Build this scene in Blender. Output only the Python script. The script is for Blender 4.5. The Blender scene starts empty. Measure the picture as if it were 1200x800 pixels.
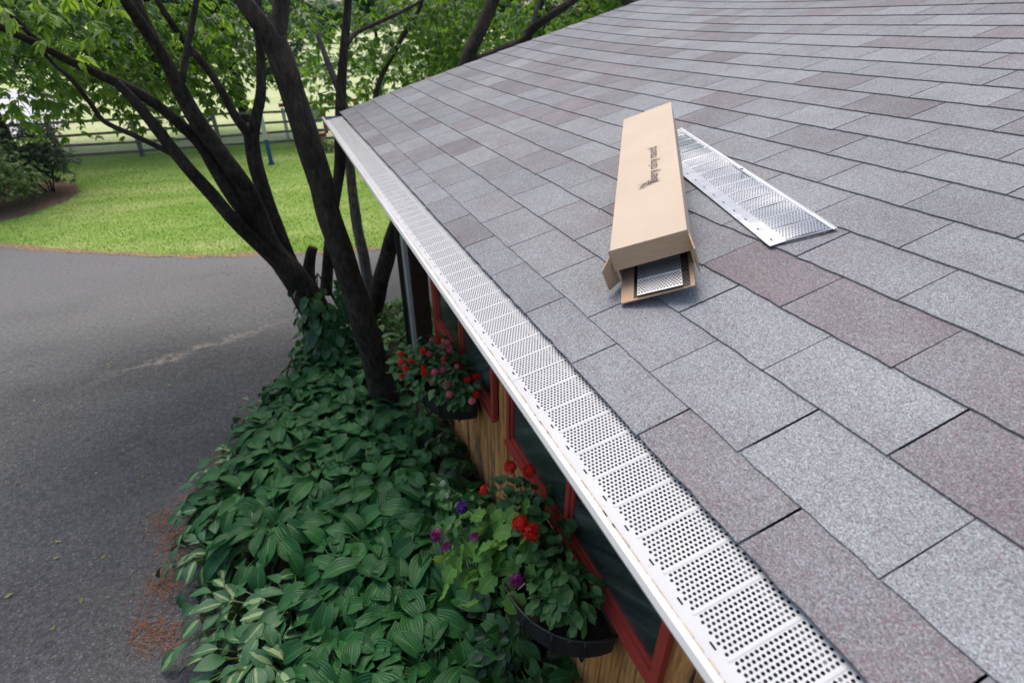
import bpy, bmesh, math, random
import numpy as np
from mathutils import Vector, Matrix, noise
rnd = random.Random(7)
R = math.radians
scene = bpy.context.scene
COL = scene.collection

# ------------------------------------------------------------------ camera
EAVE = 2.6                                   # height of the eave above the ground
PITCH, YAW, FOC = R(31.04), R(22.46), 620.5
CAM = Vector((-.529, 0.0, EAVE + .795))
cam = bpy.data.cameras.new('camera'); cam_o = bpy.data.objects.new('camera', cam); COL.objects.link(cam_o)
cam.sensor_width = 36; cam.lens = FOC / 1200 * 36; cam.clip_end = 3000; cam.clip_start = .05
cam_o.location = CAM; cam_o.rotation_euler = (math.pi / 2 - PITCH, 0, -YAW)
cam.dof.use_dof = True; cam.dof.focus_distance = 1.7; cam.dof.aperture_fstop = 3.5
scene.camera = cam_o

# ------------------------------------------------------------------ light
SUN_EL, SUN_AZ = R(60), R(2)               # azimuth from +Y towards +X: along the eave, from beyond the lawn
world = bpy.data.worlds.new('World'); scene.world = world; world.use_nodes = True
wn = world.node_tree.nodes; wl = world.node_tree.links
sky = wn.new('ShaderNodeTexSky'); sky.sky_type = 'NISHITA'; sky.sun_disc = False
sky.sun_elevation = SUN_EL; sky.sun_rotation = SUN_AZ; sky.dust_density = 4.0; sky.air_density = 1.0; sky.ozone_density = 1.0
wl.new(sky.outputs[0], wn['Background'].inputs[0]); wn['Background'].inputs[1].default_value = .15
sun = bpy.data.lights.new('sun', 'SUN'); sun.energy = 1.5; sun.angle = R(40); sun.color = (1, .965, .91)
sun_o = bpy.data.objects.new('sun', sun); COL.objects.link(sun_o)
sd = Vector((math.sin(SUN_AZ) * math.cos(SUN_EL), math.cos(SUN_AZ) * math.cos(SUN_EL), math.sin(SUN_EL)))
sun_o.rotation_euler = sd.to_track_quat('Z', 'Y').to_euler()
scene.view_settings.view_transform = 'Standard'; scene.view_settings.look = 'None'
scene.view_settings.exposure = 0.62; scene.view_settings.gamma = 1

# ------------------------------------------------------------------ helpers: where things stand
_cy, _sy, _cp, _sp = math.cos(YAW), math.sin(YAW), math.cos(PITCH), math.sin(PITCH)
_F = Vector((_sy * _cp, _cy * _cp, -_sp)); _Rt = Vector((_cy, -_sy, 0)); _Dn = _F.cross(_Rt)
def ray(x, y): return _Rt * ((x - 600) / FOC) + _Dn * ((y - 400) / FOC) + _F
def at(x, y, Y):                              # the point at distance Y along the eave that the survey sighted at x, y
    d = ray(x, y); return CAM + d * ((Y - CAM.y) / d.y)
def ground(x, y, z=0.0):
    d = ray(x, y); return CAM + d * ((z - CAM.z) / d.z)
def project(p):
    v = Vector(p) - CAM; c = v.dot(_F)
    return 600 + FOC * v.dot(_Rt) / c, 400 + FOC * v.dot(_Dn) / c, c
PH = R(14.79); EXPO = .2032; TAB = .305
RK = 5.93                                     # the rake
def swell(u, y):                              # the old roof swells up towards its far gable
    t = max(0., min(1., (y - 3.4) / (RK - 3.4))); s = max(0., u / 3.6)
    return .085 * min(1.25, s ** .6) * t * t * (1.1 - .1 * t)
def roof(u, y, w=0.):                         # u metres up the slope, y along the eave, w off the surface
    w += swell(u, y)
    return Vector((u * math.cos(PH) - w * math.sin(PH), y, EAVE + u * math.sin(PH) + w * math.cos(PH)))
RN = Vector((-math.sin(PH), 0, math.cos(PH))); RU = Vector((math.cos(PH), 0, math.sin(PH)))

# ------------------------------------------------------------------ helpers: objects
def link(name, me, parent=None, loc=None):
    o = bpy.data.objects.new(name, me); COL.objects.link(o)
    if parent is not None: o.parent = parent
    if loc is not None: o.location = loc
    return o
def tag(o, label=None, cat=None, group=None, kind=None):
    if label: o['label'] = label
    if cat: o['category'] = cat
    if group: o['group'] = group
    if kind: o['kind'] = kind
    return o
def empty(name, loc, label, cat, group=None, rz=0.):
    o = bpy.data.objects.new(name, None); COL.objects.link(o); o.empty_display_size = .1
    o.location = loc; o.rotation_euler = (0, 0, rz)
    return tag(o, label, cat, group)
class MB:
    def __init__(s): s.v = []; s.f = []; s.uv = []
    def add(s, verts, faces, uvs=None):
        b = len(s.v); s.v += [tuple(p) for p in verts]; s.f += [tuple(b + i for i in f) for f in faces]
        s.uv += uvs if uvs else [(0., 0.)] * len(verts)
    def box(s, c, d, M=None):
        x, y, z = d[0] / 2, d[1] / 2, d[2] / 2
        vs = [Vector((a * x, b * y, e * z)) for a in (-1, 1) for b in (-1, 1) for e in (-1, 1)]
        if M is not None: vs = [M @ p for p in vs]
        s.add([p + Vector(c) for p in vs], [(0, 1, 3, 2), (4, 6, 7, 5), (0, 4, 5, 1), (2, 3, 7, 6), (0, 2, 6, 4), (1, 5, 7, 3)])
    def tube(s, pts, rad, n=8, cap=True, wob=0., seed=0.):
        pts = [Vector(p) for p in pts]; b = len(s.v); N = len(pts); up = None
        for i, p in enumerate(pts):
            t = (pts[min(i + 1, N - 1)] - pts[max(i - 1, 0)]).normalized()
            if up is None: up = t.orthogonal().normalized()
            up = (up - t * up.dot(t)).normalized(); sd_ = t.cross(up); r = rad[i] if hasattr(rad, '__len__') else rad
            for k in range(n):
                a = 2 * math.pi * k / n; rr = r
                if wob: rr *= 1 + wob * noise.noise(Vector((p.x * 3 + math.cos(a) * 1.2 + seed, p.y * 3 + math.sin(a) * 1.2, p.z * 3)))
                s.v.append(tuple(p + (up * math.cos(a) + sd_ * math.sin(a)) * rr)); s.uv.append((k / n, i / N))
        for i in range(N - 1):
            for k in range(n):
                k2 = (k + 1) % n; s.f.append((b + i * n + k, b + i * n + k2, b + (i + 1) * n + k2, b + (i + 1) * n + k))
        if cap:
            s.f.append(tuple(b + k for k in reversed(range(n)))); s.f.append(tuple(b + (N - 1) * n + k for k in range(n)))
    def mesh(s, name, m, smooth=False):
        me = bpy.data.meshes.new(name); me.from_pydata(s.v, [], s.f)
        ul = me.uv_layers.new(name='UVMap')
        idx = np.empty(len(me.loops), dtype=np.int32); me.loops.foreach_get('vertex_index', idx)
        ul.data.foreach_set('uv', np.array(s.uv, dtype=np.float32)[idx].ravel())
        if m is not None:
            for q in (m if isinstance(m, (list, tuple)) else [m]): me.materials.append(q)
        if smooth: me.polygons.foreach_set('use_smooth', [True] * len(me.polygons))
        me.update(); return me
    def obj(s, name, m, parent=None, smooth=False, loc=None): return link(name, s.mesh(name, m, smooth), parent, loc)
def smooth_path(pts, rad, per=5):             # Catmull-Rom
    P = [Vector(p) for p in pts]; out = []; ro = []
    for i in range(len(P) - 1):
        a, b, c, d = P[max(i - 1, 0)], P[i], P[i + 1], P[min(i + 2, len(P) - 1)]
        for k in range(per):
            t = k / per
            out.append(.5 * ((2 * b) + (c - a) * t + (2 * a - 5 * b + 4 * c - d) * t * t + (3 * b - a - 3 * c + d) * t ** 3))
            ro.append(rad[i] * (1 - t) + rad[i + 1] * t)
    out.append(P[-1]); ro.append(rad[-1]); return out, ro

# ------------------------------------------------------------------ materials
class NT:
    def __init__(s, name):
        s.m = bpy.data.materials.new(name); s.m.use_nodes = True; s.t = s.m.node_tree; s.b = s.t.nodes['Principled BSDF']
    def n(s, typ, **kw):
        o = s.t.nodes.new('ShaderNode' + typ)
        for k, v in kw.items():
            if k.startswith('i_'): o.inputs[int(k[2:])].default_value = v
            elif k in o.inputs.keys(): o.inputs[k].default_value = v
            else: setattr(o, k, v)
        return o
    def l(s, a, b): s.t.links.new(a, b)
    def coord(s, kind='Object', scale=None, offset=None):
        c = s.n('TexCoord').outputs[kind]
        if offset is not None:
            a = s.n('VectorMath', operation='ADD'); s.l(c, a.inputs[0]); s.l(offset, a.inputs[1]); c = a.outputs[0]
        if scale is not None:
            mp = s.n('Mapping'); mp.inputs['Scale'].default_value = scale; s.l(c, mp.inputs[0]); c = mp.outputs[0]
        return c
    def noise(s, c, scale, detail=3, rough=.55):
        o = s.n('TexNoise'); o.inputs['Scale'].default_value = scale; o.inputs['Detail'].default_value = detail; o.inputs['Roughness'].default_value = rough
        if c is not None: s.l(c, o.inputs['Vector'])
        return o.outputs['Fac']
    def ramp(s, fac, stops, interp='LINEAR'):
        o = s.n('ValToRGB'); o.color_ramp.interpolation = interp; e = o.color_ramp.elements
        while len(e) < len(stops): e.new(.5)
        for q, (p, c) in zip(e, stops): q.position = p; q.color = (*c, 1) if len(c) == 3 else c
        s.l(fac, o.inputs[0]); return o.outputs[0]
    def mix(s, fac, a, b, typ='MIX'):
        o = s.n('Mix', data_type='RGBA', blend_type=typ)
        for sock, v in ((o.inputs[0], fac), (o.inputs[6], a), (o.inputs[7], b)):
            if hasattr(v, 'links'): s.l(v, sock)
            elif isinstance(v, tuple): sock.default_value = (*v, 1) if len(v) == 3 else v
            else: sock.default_value = v
        return o.outputs[2]
    def math(s, op, a, b=0., c=None, clamp=False):
        o = s.n('Math', operation=op, use_clamp=clamp)
        for sock, v in zip(o.inputs, (a, b, c)):
            if v is None: continue
            if hasattr(v, 'links'): s.l(v, sock)
            else: sock.default_value = v
        return o.outputs[0]
    def bump(s, h, strength=.4, dist=.01):
        o = s.n('Bump'); o.inputs['Strength'].default_value = strength; o.inputs['Distance'].default_value = dist; s.l(h, o.inputs['Height']); s.l(o.outputs[0], s.b.inputs['Normal'])
    def base(s, c):
        if hasattr(c, 'links'): s.l(c, s.b.inputs['Base Color'])
        else: s.b.inputs['Base Color'].default_value = (*c, 1)
    def set(s, **kw):
        for k, v in kw.items():
            k = {'rough': 'Roughness', 'metal': 'Metallic', 'spec': 'Specular IOR Level', 'coat': 'Coat Weight'}.get(k, k)
            if hasattr(v, 'links'): s.l(v, s.b.inputs[k])
            else: s.b.inputs[k].default_value = v
        return s
M = {}
def simple(name, c, rough=.6, var=.15, scale=12, metal=0., bump=0., spec=.5, bscale=60):
    t = NT(name); f = t.noise(t.coord(), scale, 4)
    t.base(t.ramp(f, [(.3, tuple(q * (1 - var) for q in c)), (.7, tuple(min(1, q * (1 + var)) for q in c))]))
    t.set(rough=rough, metal=metal, spec=spec)
    if bump: t.bump(t.noise(t.coord(), bscale, 3), bump, .01)
    M[name] = t.m; return t.m
def leafmat(name, c, c2, rough=.5, trans=.3, tcol=None, veins=False, per_face=False, spec=.4):
    t = NT(name)
    if per_face: r = t.noise(t.coord('Generated'), 9, 2) if False else t.noise(t.coord('Object'), 6.0, 3)
    else: r = t.n('ObjectInfo').outputs['Random']
    col = t.mix(r, c, c2)
    if veins:
        uv = t.n('TexCoord').outputs['UV']; sx = t.n('SeparateXYZ'); t.l(uv, sx.inputs[0])
        a = t.math('ABSOLUTE', t.math('SUBTRACT', sx.outputs[0], .5))
        w = t.math('SINE', t.math('MULTIPLY', a, 52.))
        mid = t.math('LESS_THAN', a, .022)
        col = t.mix(t.math('MULTIPLY', t.math('ADD', w, 1.), .035), col, tuple(q * 1.9 + .01 for q in c2))
        col = t.mix(t.math('MULTIPLY', mid, .5), col, tuple(q * 2.0 + .02 for q in c2))
        t.bump(w, .35, .004)
    t.base(col); t.set(rough=rough, spec=spec)
    tr = t.n('BsdfTranslucent'); tr.inputs[0].default_value = (*(tcol or tuple(min(1, q * 2.2) for q in c2)), 1)
    mx = t.n('MixShader'); mx.inputs[0].default_value = trans
    t.l(t.b.outputs[0], mx.inputs[1]); t.l(tr.outputs[0], mx.inputs[2]); t.l(mx.outputs[0], t.t.nodes['Material Output'].inputs[0])
    M[name] = t.m; return t.m

def make_shingle():
    t = NT('shingle_granules'); oi = t.n('ObjectInfo')
    off = t.n('VectorMath', operation='SCALE'); cx = t.n('CombineXYZ'); t.l(oi.outputs['Random'], cx.inputs[0]); t.l(oi.outputs['Random'], cx.inputs[1])
    t.l(cx.outputs[0], off.inputs[0]); off.inputs['Scale'].default_value = 37.
    c = t.coord('Object', None, off.outputs[0])
    sep = t.n('SeparateColor'); t.l(oi.outputs['Color'], sep.inputs[0])
    # slow drift of the blend inside one tab
    drift = t.noise(c, 5.5, 2); mauve = t.math('ADD', sep.outputs[0], t.math('MULTIPLY', t.math('SUBTRACT', drift, .5), 1.0), clamp=True)
    basec = t.mix(mauve, (.248, .257, .264), (.178, .159, .166))
    v = t.n('TexVoronoi'); v.inputs['Scale'].default_value = 410.; t.l(c, v.inputs['Vector'])
    g = t.n('SeparateColor'); t.l(v.outputs['Color'], g.inputs[0])
    n2 = t.noise(c, 150., 3, .7)
    gr = t.math('ADD', t.math('MULTIPLY', g.outputs[0], .6), t.math('MULTIPLY', n2, .4))
    speck = t.ramp(gr, [(.18, (.46, .46, .47)), (.36, (.83, .83, .84)), (.58, (1.0, 1.0, 1.01)), (.8, (1.48, 1.5, 1.53))])
    col = t.mix(1., basec, speck, 'MULTIPLY')
    red = t.math('GREATER_THAN', g.outputs[1], t.math('SUBTRACT', .97, t.math('MULTIPLY', mauve, .17)))
    col = t.mix(t.math('MULTIPLY', red, .62), col, (.20, .095, .105))
    # weathering across tabs
    wz = t.noise(t.n('NewGeometry').outputs['Position'], 1.7, 4)
    col = t.mix(1., col, t.ramp(wz, [(.3, (.90, .90, .90)), (.7, (1.08, 1.08, 1.07))]), 'MULTIPLY')
    col = t.mix(1., col, t.ramp(sep.outputs[1], [(0., (.86, .86, .87)), (1., (1.13, 1.13, 1.13))]), 'MULTIPLY')
    t.base(col); t.set(rough=.92, spec=.25); t.bump(gr, .5, .002); M['shingle'] = t.m
make_shingle()
simple('felt', (.012, .012, .013), .95)
def make_asphalt():
    t = NT('asphalt'); c = t.coord()
    v = t.n('TexVoronoi'); v.inputs['Scale'].default_value = 115.; t.l(c, v.inputs['Vector']); g = t.n('SeparateColor'); t.l(v.outputs['Color'], g.inputs[0])
    big = t.noise(t.coord('Object', (.28, .55, 1)), .9, 5, .6); fine = t.noise(c, 22, 5, .7)
    col = t.ramp(big, [(.32, (.062, .062, .063)), (.5, (.092, .092, .093)), (.68, (.130, .129, .129))])
    col = t.mix(1., col, t.ramp(fine, [(.3, (.60, .60, .61)), (.7, (1.38, 1.37, 1.35))]), 'MULTIPLY')
    col = t.mix(1., col, t.ramp(g.outputs[0], [(0., (.62, .62, .63)), (.6, (1., 1., 1.)), (.93, (1.3, 1.29, 1.27)), (.985, (2.1, 2.05, 1.95))]), 'MULTIPLY')
    sx = t.n('SeparateXYZ'); t.l(c, sx.inputs[0])
    # paler grey towards the far half of the drive
    far_pale = t.math('MULTIPLY', t.math('SUBTRACT', t.math('ADD', sx.outputs[1], t.math('MULTIPLY', t.noise(c, .8, 4), 3.0)), 7.6), .34, clamp=True)
    col = t.mix(t.math('MULTIPLY', far_pale, .78), col, t.mix(1., (.17, .168, .167), t.ramp(fine, [(.3, (.74, .74, .74)), (.7, (1.25, 1.25, 1.25))]), 'MULTIPLY'))
    # broken strip where the base shows: a line y = 6.2 + .18*(x + 2.9)
    dl = t.math('ABSOLUTE', t.math('SUBTRACT', t.math('SUBTRACT', sx.outputs[1], t.math('MULTIPLY', sx.outputs[0], .32)), t.math('ADD', 7.13, t.math('MULTIPLY', t.math('SUBTRACT', t.noise(c, 3., 4), .5), .55))))
    ends = t.math('MULTIPLY', t.math('SUBTRACT', 1.0, t.math('ABSOLUTE', t.math('DIVIDE', t.math('ADD', sx.outputs[0], 1.95), 1.15)), clamp=True), 1.6, clamp=True)
    pat = t.math('MULTIPLY', t.math('MULTIPLY', t.math('SUBTRACT', .105, dl), 14., clamp=True), ends)
    pat = t.math('MULTIPLY', pat, t.ramp(t.noise(c, 13., 6, .75), [(.44, (0, 0, 0)), (.56, (1, 1, 1))]))
    col = t.mix(t.math('MULTIPLY', pat, .7), col, (.30, .25, .205))
    wc = t.n('VectorMath', operation='ADD'); t.l(t.coord('Object', (.55, .8, 1)), wc.inputs[0]); nz = t.n('TexNoise'); nz.inputs['Scale'].default_value = 1.7; nz.inputs['Detail'].default_value = 5; t.l(c, nz.inputs['Vector']); t.l(nz.outputs['Color'], wc.inputs[1])
    ve = t.n('TexVoronoi', feature='DISTANCE_TO_EDGE'); ve.inputs['Scale'].default_value = .62; t.l(wc.outputs[0], ve.inputs['Vector'])
    crk = t.math('MULTIPLY', t.math('LESS_THAN', ve.outputs['Distance'], .0045), t.math('GREATER_THAN', t.noise(c, .9, 2), .46)); col = t.mix(t.math('MULTIPLY', crk, .32), col, (.018, .018, .018))
    dust = t.ramp(t.noise(t.coord('Object', (.5, 1.3, 1)), 1.6, 5, .65), [(.56, (0, 0, 0)), (.74, (1, 1, 1))])
    col = t.mix(t.math('MULTIPLY', dust, .28), col, (.17, .16, .15))
    t.base(col); t.set(rough=.86, spec=.35)
    t.bump(t.math('ADD', t.math('MULTIPLY', g.outputs[0], .6), fine), .55, .012); M['asphalt'] = t.m
make_asphalt()
def make_lawn(name, a, b, d, s=1.):
    t = NT(name); c = t.coord(); n1 = t.noise(t.coord('Object', (.35, 1, 1)), .9 * s, 5, .6); n2 = t.noise(c, 26 * s, 4, .7)
    col = t.ramp(n1, [(.3, a), (.52, b), (.72, d)]); col = t.mix(1., col, t.ramp(n2, [(.25, (.62, .65, .55)), (.75, (1.32, 1.28, 1.25))]), 'MULTIPLY')
    t.base(col); t.set(rough=.95, spec=.1); t.bump(n2, .6, .03); M[name] = t.m
make_lawn('lawn', (.15, .265, .040), (.23, .34, .082), (.35, .40, .15))
make_lawn('meadow', (.34, .42, .19), (.44, .48, .27), (.50, .50, .34), .4)
make_lawn('blade', (.145, .265, .038), (.23, .34, .078), (.34, .40, .14))
make_lawn('hedge_green', (.05, .12, .07), (.08, .16, .09), (.11, .20, .10), .5)
simple('bed_soil', (.022, .016, .012), .95, .5, 20, bump=.8)
simple('mulch', (.16, .095, .055), .95, .65, 18, bump=1.)
simple('dry_edge', (.25, .17, .095), .95, .4, 16, bump=.7)
simple('gravel', (.50, .49, .50), .95, .12, 2, bump=.3)
simple('white_paint', (.54, .535, .52), .38, .04, 6)
simple('guard_paint', (.50, .505, .51), .5, .05, 5, spec=.3)
simple('grime', (.42, .35, .28), .9, .35, 40)
simple('gutter_inside', (.020, .018, .016), .9, .4, 30)  # dirty brown, with the shade under the guard holes painted into the colour
simple('black_metal', (.010, .010, .011), .42, .3, 20)
simple('black_liner', (.008, .008, .009), .8, .4, 40, bump=.6)
simple('potting_soil', (.020, .014, .010), .95, .6, 60, bump=1.)
simple('dark_post', (.060, .024, .015), .75, .4, 8)
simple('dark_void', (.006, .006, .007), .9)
simple('rail_wood', (.19, .16, .14), .9, .25, 8)
simple('jump_red', (.42, .030, .028), .5, .12)
simple('jump_blue', (.015, .10, .20), .45, .12)
simple('petiole', (.085, .16, .035), .5, .2)
simple('stalk', (.05, .085, .03), .6, .2)
simple('tag_white', (.70, .65, .58), .7, .08)
def make_aluminium():
    t = NT('mill_aluminium'); c = t.coord(); t.base((.36, .37, .38)); n = t.noise(t.coord('Object', (3., 9., 3)), 1.1, 2)
    t.set(metal=.95, rough=t.math('ADD', .20, t.math('MULTIPLY', n, .14))); t.bump(n, .12, .02); M['alu'] = t.m
make_aluminium()
simple('dark_alu', (.55, .55, .55), .45, .05, 9, metal=.4)
def make_card():
    t = NT('cardboard'); c = t.coord(); f = t.noise(t.coord('Object', (2., 2., 2.)), 3, 4); g = t.noise(t.coord('Object', (4., 180., 4.)), 3, 2)
    col = t.ramp(f, [(.3, (.49, .39, .30)), (.7, (.54, .435, .335))]); col = t.mix(.12, col, t.ramp(g, [(.3, (.41, .32, .24)), (.7, (.55, .44, .34))]))
    t.base(col); t.set(rough=.75, spec=.25); t.bump(g, .08, .002); M['card'] = t.m
    t = NT('cardboard_inside'); g = t.noise(t.coord('Object', (4., 160., 4.)), 3, 2); t.base(t.ramp(g, [(.3, (.42, .275, .165)), (.7, (.48, .32, .20))])); t.set(rough=.85); M['card_in'] = t.m
    t = NT('carton_ink'); t.base((.085, .065, .068)); t.set(rough=.7); M['ink'] = t.m
make_card()
def make_bark(name, a, b, sc=1.):
    t = NT(name); c = t.coord('Object', (1., 1., .30)); n = t.noise(c, 34 * sc, 5, .7); n2 = t.noise(t.coord(), 3.5, 4)
    col = t.mix(t.ramp(n2, [(.35, (0, 0, 0)), (.65, (1, 1, 1))]), a, b); col = t.mix(1., col, t.ramp(n, [(.32, (.40, .40, .40)), (.68, (1.55, 1.53, 1.48))]), 'MULTIPLY')
    li = t.ramp(t.noise(t.coord(), 11, 4, .7), [(.62, (0, 0, 0)), (.72, (1, 1, 1))]); col = t.mix(t.math('MULTIPLY', li, .35), col, (b[0] * 2.2, b[1] * 2.5, b[2] * 2.3))
    t.base(col); t.set(rough=.92, spec=.2); t.bump(n, .9, .02); M[name] = t.m
make_bark('bark', (.026, .0205, .0165), (.064, .051, .041))
make_bark('bark_grey', (.13, .115, .10), (.19, .17, .145))
def make_cedar():
    t = NT('cedar_board'); oi = t.n('ObjectInfo')
    cx = t.n('CombineXYZ'); t.l(t.math('MULTIPLY', oi.outputs['Random'], 40.), cx.inputs[1]); t.l(t.math('MULTIPLY', oi.outputs['Random'], 17.), cx.inputs[0])
    c0 = t.coord('Object', (1., 1., .07), cx.outputs[0]); n = t.noise(c0, 46, 5, .65); n2 = t.noise(t.coord('Object', (1, 1, .35), cx.outputs[0]), 6, 4)
    col = t.mix(oi.outputs['Random'], (.52, .235, .075), (.60, .32, .12))
    col = t.mix(1., col, t.ramp(n, [(.28, (.38, .34, .31)), (.48, (.85, .83, .8)), (.72, (1.3, 1.27, 1.2))]), 'MULTIPLY')
    col = t.mix(t.ramp(n2, [(.5, (0, 0, 0)), (.66, (1, 1, 1))]), col, (.105, .070, .045))
    t.base(col); t.set(rough=.8, spec=.2); t.bump(n, .6, .006); M['cedar'] = t.m
make_cedar()
def make_redpaint():
    t = NT('weathered_red_paint'); c = t.coord('Object', (1, .22, 1)); n = t.noise(c, 26, 5, .7)
    wear = t.ramp(n, [(.58, (0, 0, 0)), (.68, (1, 1, 1))])
    n3 = t.noise(t.coord(), 3, 3); col = t.mix(n3, (.34, .036, .026), (.44, .060, .040))
    t.base(t.mix(t.math('MULTIPLY', wear, .55), col, (.16, .07, .045))); t.set(rough=.55); t.bump(n, .25, .006); M['red'] = t.m
make_redpaint()
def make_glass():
    t = NT('streaked_glass'); c = t.coord(); sx = t.n('SeparateXYZ'); t.l(c, sx.inputs[0])
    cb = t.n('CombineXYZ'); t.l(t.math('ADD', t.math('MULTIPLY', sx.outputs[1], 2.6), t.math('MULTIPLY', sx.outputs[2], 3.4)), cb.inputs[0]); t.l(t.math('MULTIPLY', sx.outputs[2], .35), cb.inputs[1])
    n = t.noise(cb.outputs[0], 2.4, 4)                                # blinds, with diagonal reflection streaks painted into the pane colour
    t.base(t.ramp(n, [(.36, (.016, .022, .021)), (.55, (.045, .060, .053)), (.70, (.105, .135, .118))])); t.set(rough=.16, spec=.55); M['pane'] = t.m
make_glass()
leafmat('hosta_green', (.013, .078, .020), (.036, .142, .036), .42, .13, (.05, .16, .04), veins=True, spec=.32)
def make_varieg():
    t = NT('hosta_variegated'); uv = t.n('TexCoord').outputs['UV']; sx = t.n('SeparateXYZ'); t.l(uv, sx.inputs[0])
    a = t.math('ABSOLUTE', t.math('SUBTRACT', sx.outputs[0], .5)); nn = t.noise(t.coord('Object', (60, 12, 1)), 1., 4)
    k = t.math('ADD', a, t.math('MULTIPLY', t.math('SUBTRACT', nn, .5), .75))
    oi = t.n('ObjectInfo'); th = t.math('ADD', -.16, t.math('MULTIPLY', oi.outputs['Random'], .38)); k = t.math('GREATER_THAN', k, th)
    t.base(t.mix(k, (.24, .32, .14), (.036, .125, .042))); t.set(rough=.45); t.bump(t.math('SINE', t.math('MULTIPLY', a, 60.)), .3, .003); M['hosta_var'] = t.m
make_varieg()
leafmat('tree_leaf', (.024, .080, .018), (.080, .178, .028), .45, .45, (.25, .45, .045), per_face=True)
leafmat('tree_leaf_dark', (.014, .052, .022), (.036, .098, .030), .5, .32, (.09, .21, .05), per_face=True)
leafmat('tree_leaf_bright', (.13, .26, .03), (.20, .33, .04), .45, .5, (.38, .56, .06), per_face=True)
leafmat('shrub_leaf', (.10, .18, .045), (.24, .31, .105), .5, .3, (.25, .36, .09), per_face=True)
leafmat('shrub_dark', (.034, .070, .032), (.12, .125, .075), .55, .25, (.10, .15, .06), per_face=True)
leafmat('far_leaf', (.055, .125, .065), (.11, .20, .09), .6, .3, (.16, .28, .10), per_face=True)
leafmat('ivy_leaf', (.018, .075, .026), (.045, .125, .042), .42, .2, (.06, .18, .04))
leafmat('vine_leaf', (.095, .25, .045), (.17, .34, .065), .5, .3, (.30, .46, .08), veins=True)
leafmat('geranium_leaf', (.034, .115, .036), (.065, .170, .055), .5, .25, (.09, .22, .05))
leafmat('petunia_leaf', (.055, .155, .045), (.09, .21, .06), .5, .3, (.14, .30, .06))
leafmat('dark_cover', (.010, .040, .020), (.022, .070, .030), .45, .15, (.04, .12, .04))
leafmat('pachy_leaf', (.05, .15, .03), (.10, .22, .05), .5, .3, (.16, .32, .06))
leafmat('red_petal', (.62, .010, .006), (.72, .030, .014), .55, .25, (.8, .05, .03))
leafmat('pink_petal', (.55, .06, .10), (.70, .22, .27), .55, .25, (.7, .1, .12))
leafmat('magenta_petal', (.14, .006, .085), (.20, .012, .12), .5, .2, (.28, .02, .16))
leafmat('violet_petal', (.075, .012, .20), (.11, .02, .27), .5, .2, (.16, .03, .36))
leafmat('cream_petal', (.60, .66, .48), (.72, .75, .60), .55, .3, (.7, .75, .5))
leafmat('dry_leaf', (.20, .17, .05), (.33, .30, .10), .7, .2, (.3, .3, .1))
leafmat('brown_leaf', (.22, .12, .06), (.32, .19, .10), .7, .15, (.3, .2, .1))
simple('needle_rust', (.24, .095, .040), .9, .4, 40)

# ------------------------------------------------------------------ setting: ground, drive, beds
def sheet(name, pts, z, m, kind='structure', cell=None, wav=0.):
    bm = bmesh.new(); vs = [bm.verts.new((p[0], p[1], z)) for p in pts]; bm.faces.new(vs)
    bmesh.ops.triangulate(bm, faces=bm.faces[:]); bmesh.ops.recalc_face_normals(bm, faces=bm.faces[:])
    me = bpy.data.meshes.new(name); bm.to_mesh(me); bm.free()
    if me.polygons[0].normal.z < 0: me.flip_normals()
    me.materials.append(m); return tag(link(name, me), kind=kind)
def jag(pts, step=.25, amp=.05, closed=True):
    out = []; n = len(pts)
    for i in range(n if closed else n - 1):
        a = Vector(pts[i][:2]); b = Vector(pts[(i + 1) % n][:2]); k = max(1, int((b - a).length / step))
        if (b - a).length > 30: k = 1
        for j in range(k):
            p = a + (b - a) * (j / k); q = noise.noise(Vector((p.x * 2.1, p.y * 2.1, 3.)))
            nrm = (b - a).normalized(); out.append((p.x - nrm.y * q * amp, p.y + nrm.x * q * amp))
    return out
S = 1500
sheet('ground', [(-S, -S), (S, -S), (S, S), (-S, S)], -.012, M['meadow'])
lawn_edge = [(-30, 15.6), (-14, 14.4), (-8.2, 13.0), (-5.54, 11.78), (-4.4, 11.0), (-3.34, 10.4), (-2.3, 9.85), (-1.32, 9.56), (-.2, 9.2), (1.04, 8.93), (3, 8.5), (9, 7.4), (30, 5)]
sheet('lawn', jag([(30, 20.4), (-30, 20.4)] + lawn_edge, .3, .09), -.004, M['lawn'])
sheet('driveway', jag([(-30, -20), (30, -20)] + [(x, y - .02) for x, y in reversed(lawn_edge)], .3, .05), 0., M['asphalt'])
# strip of dry clippings along the lawn
strip = [(x, y + .10) for x, y in lawn_edge[1:-1]] + [(x, y - .09) for x, y in reversed(lawn_edge[1:-1])]
sheet('dirt_verge', jag(strip, .12, .12), .004, M['dry_edge'])
bed = [(-1.52, -2.), (-1.56, 1.2), (-1.62, 2.3), (-1.66, 2.9), (-1.64, 3.5), (-1.45, 4.3), (-.98, 5.5), (-.45, 6.15), (.2, 6.75), (.75, 6.9), (1.1, 6.5), (1.1, 4.0), (.46, 4.0), (.46, -2.)]
sheet('planting_bed', jag(bed, .2, .08), .008, M['bed_soil'])
mulch = [(-9, 12.55), (-7.3, 12.9), (-6.1, 13.4), (-5.5, 13.95), (-5.2, 14.7), (-5.15, 15.4), (-5.4, 16.2), (-5.9, 16.8), (-7, 17.2), (-10, 17.5), (-13, 15)]
sheet('mulch_bed', jag(mulch, .25, .1), .004, M['mulch'])
sheet('gravel_lot', jag([(-16.2, 23.2), (-12.4, 22.6), (-8.9, 24.6), (-8.2, 27.5), (-9.6, 34), (-13, 42), (-24, 48), (-30, 36)], 1., .5), .004, M['gravel'])
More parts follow.
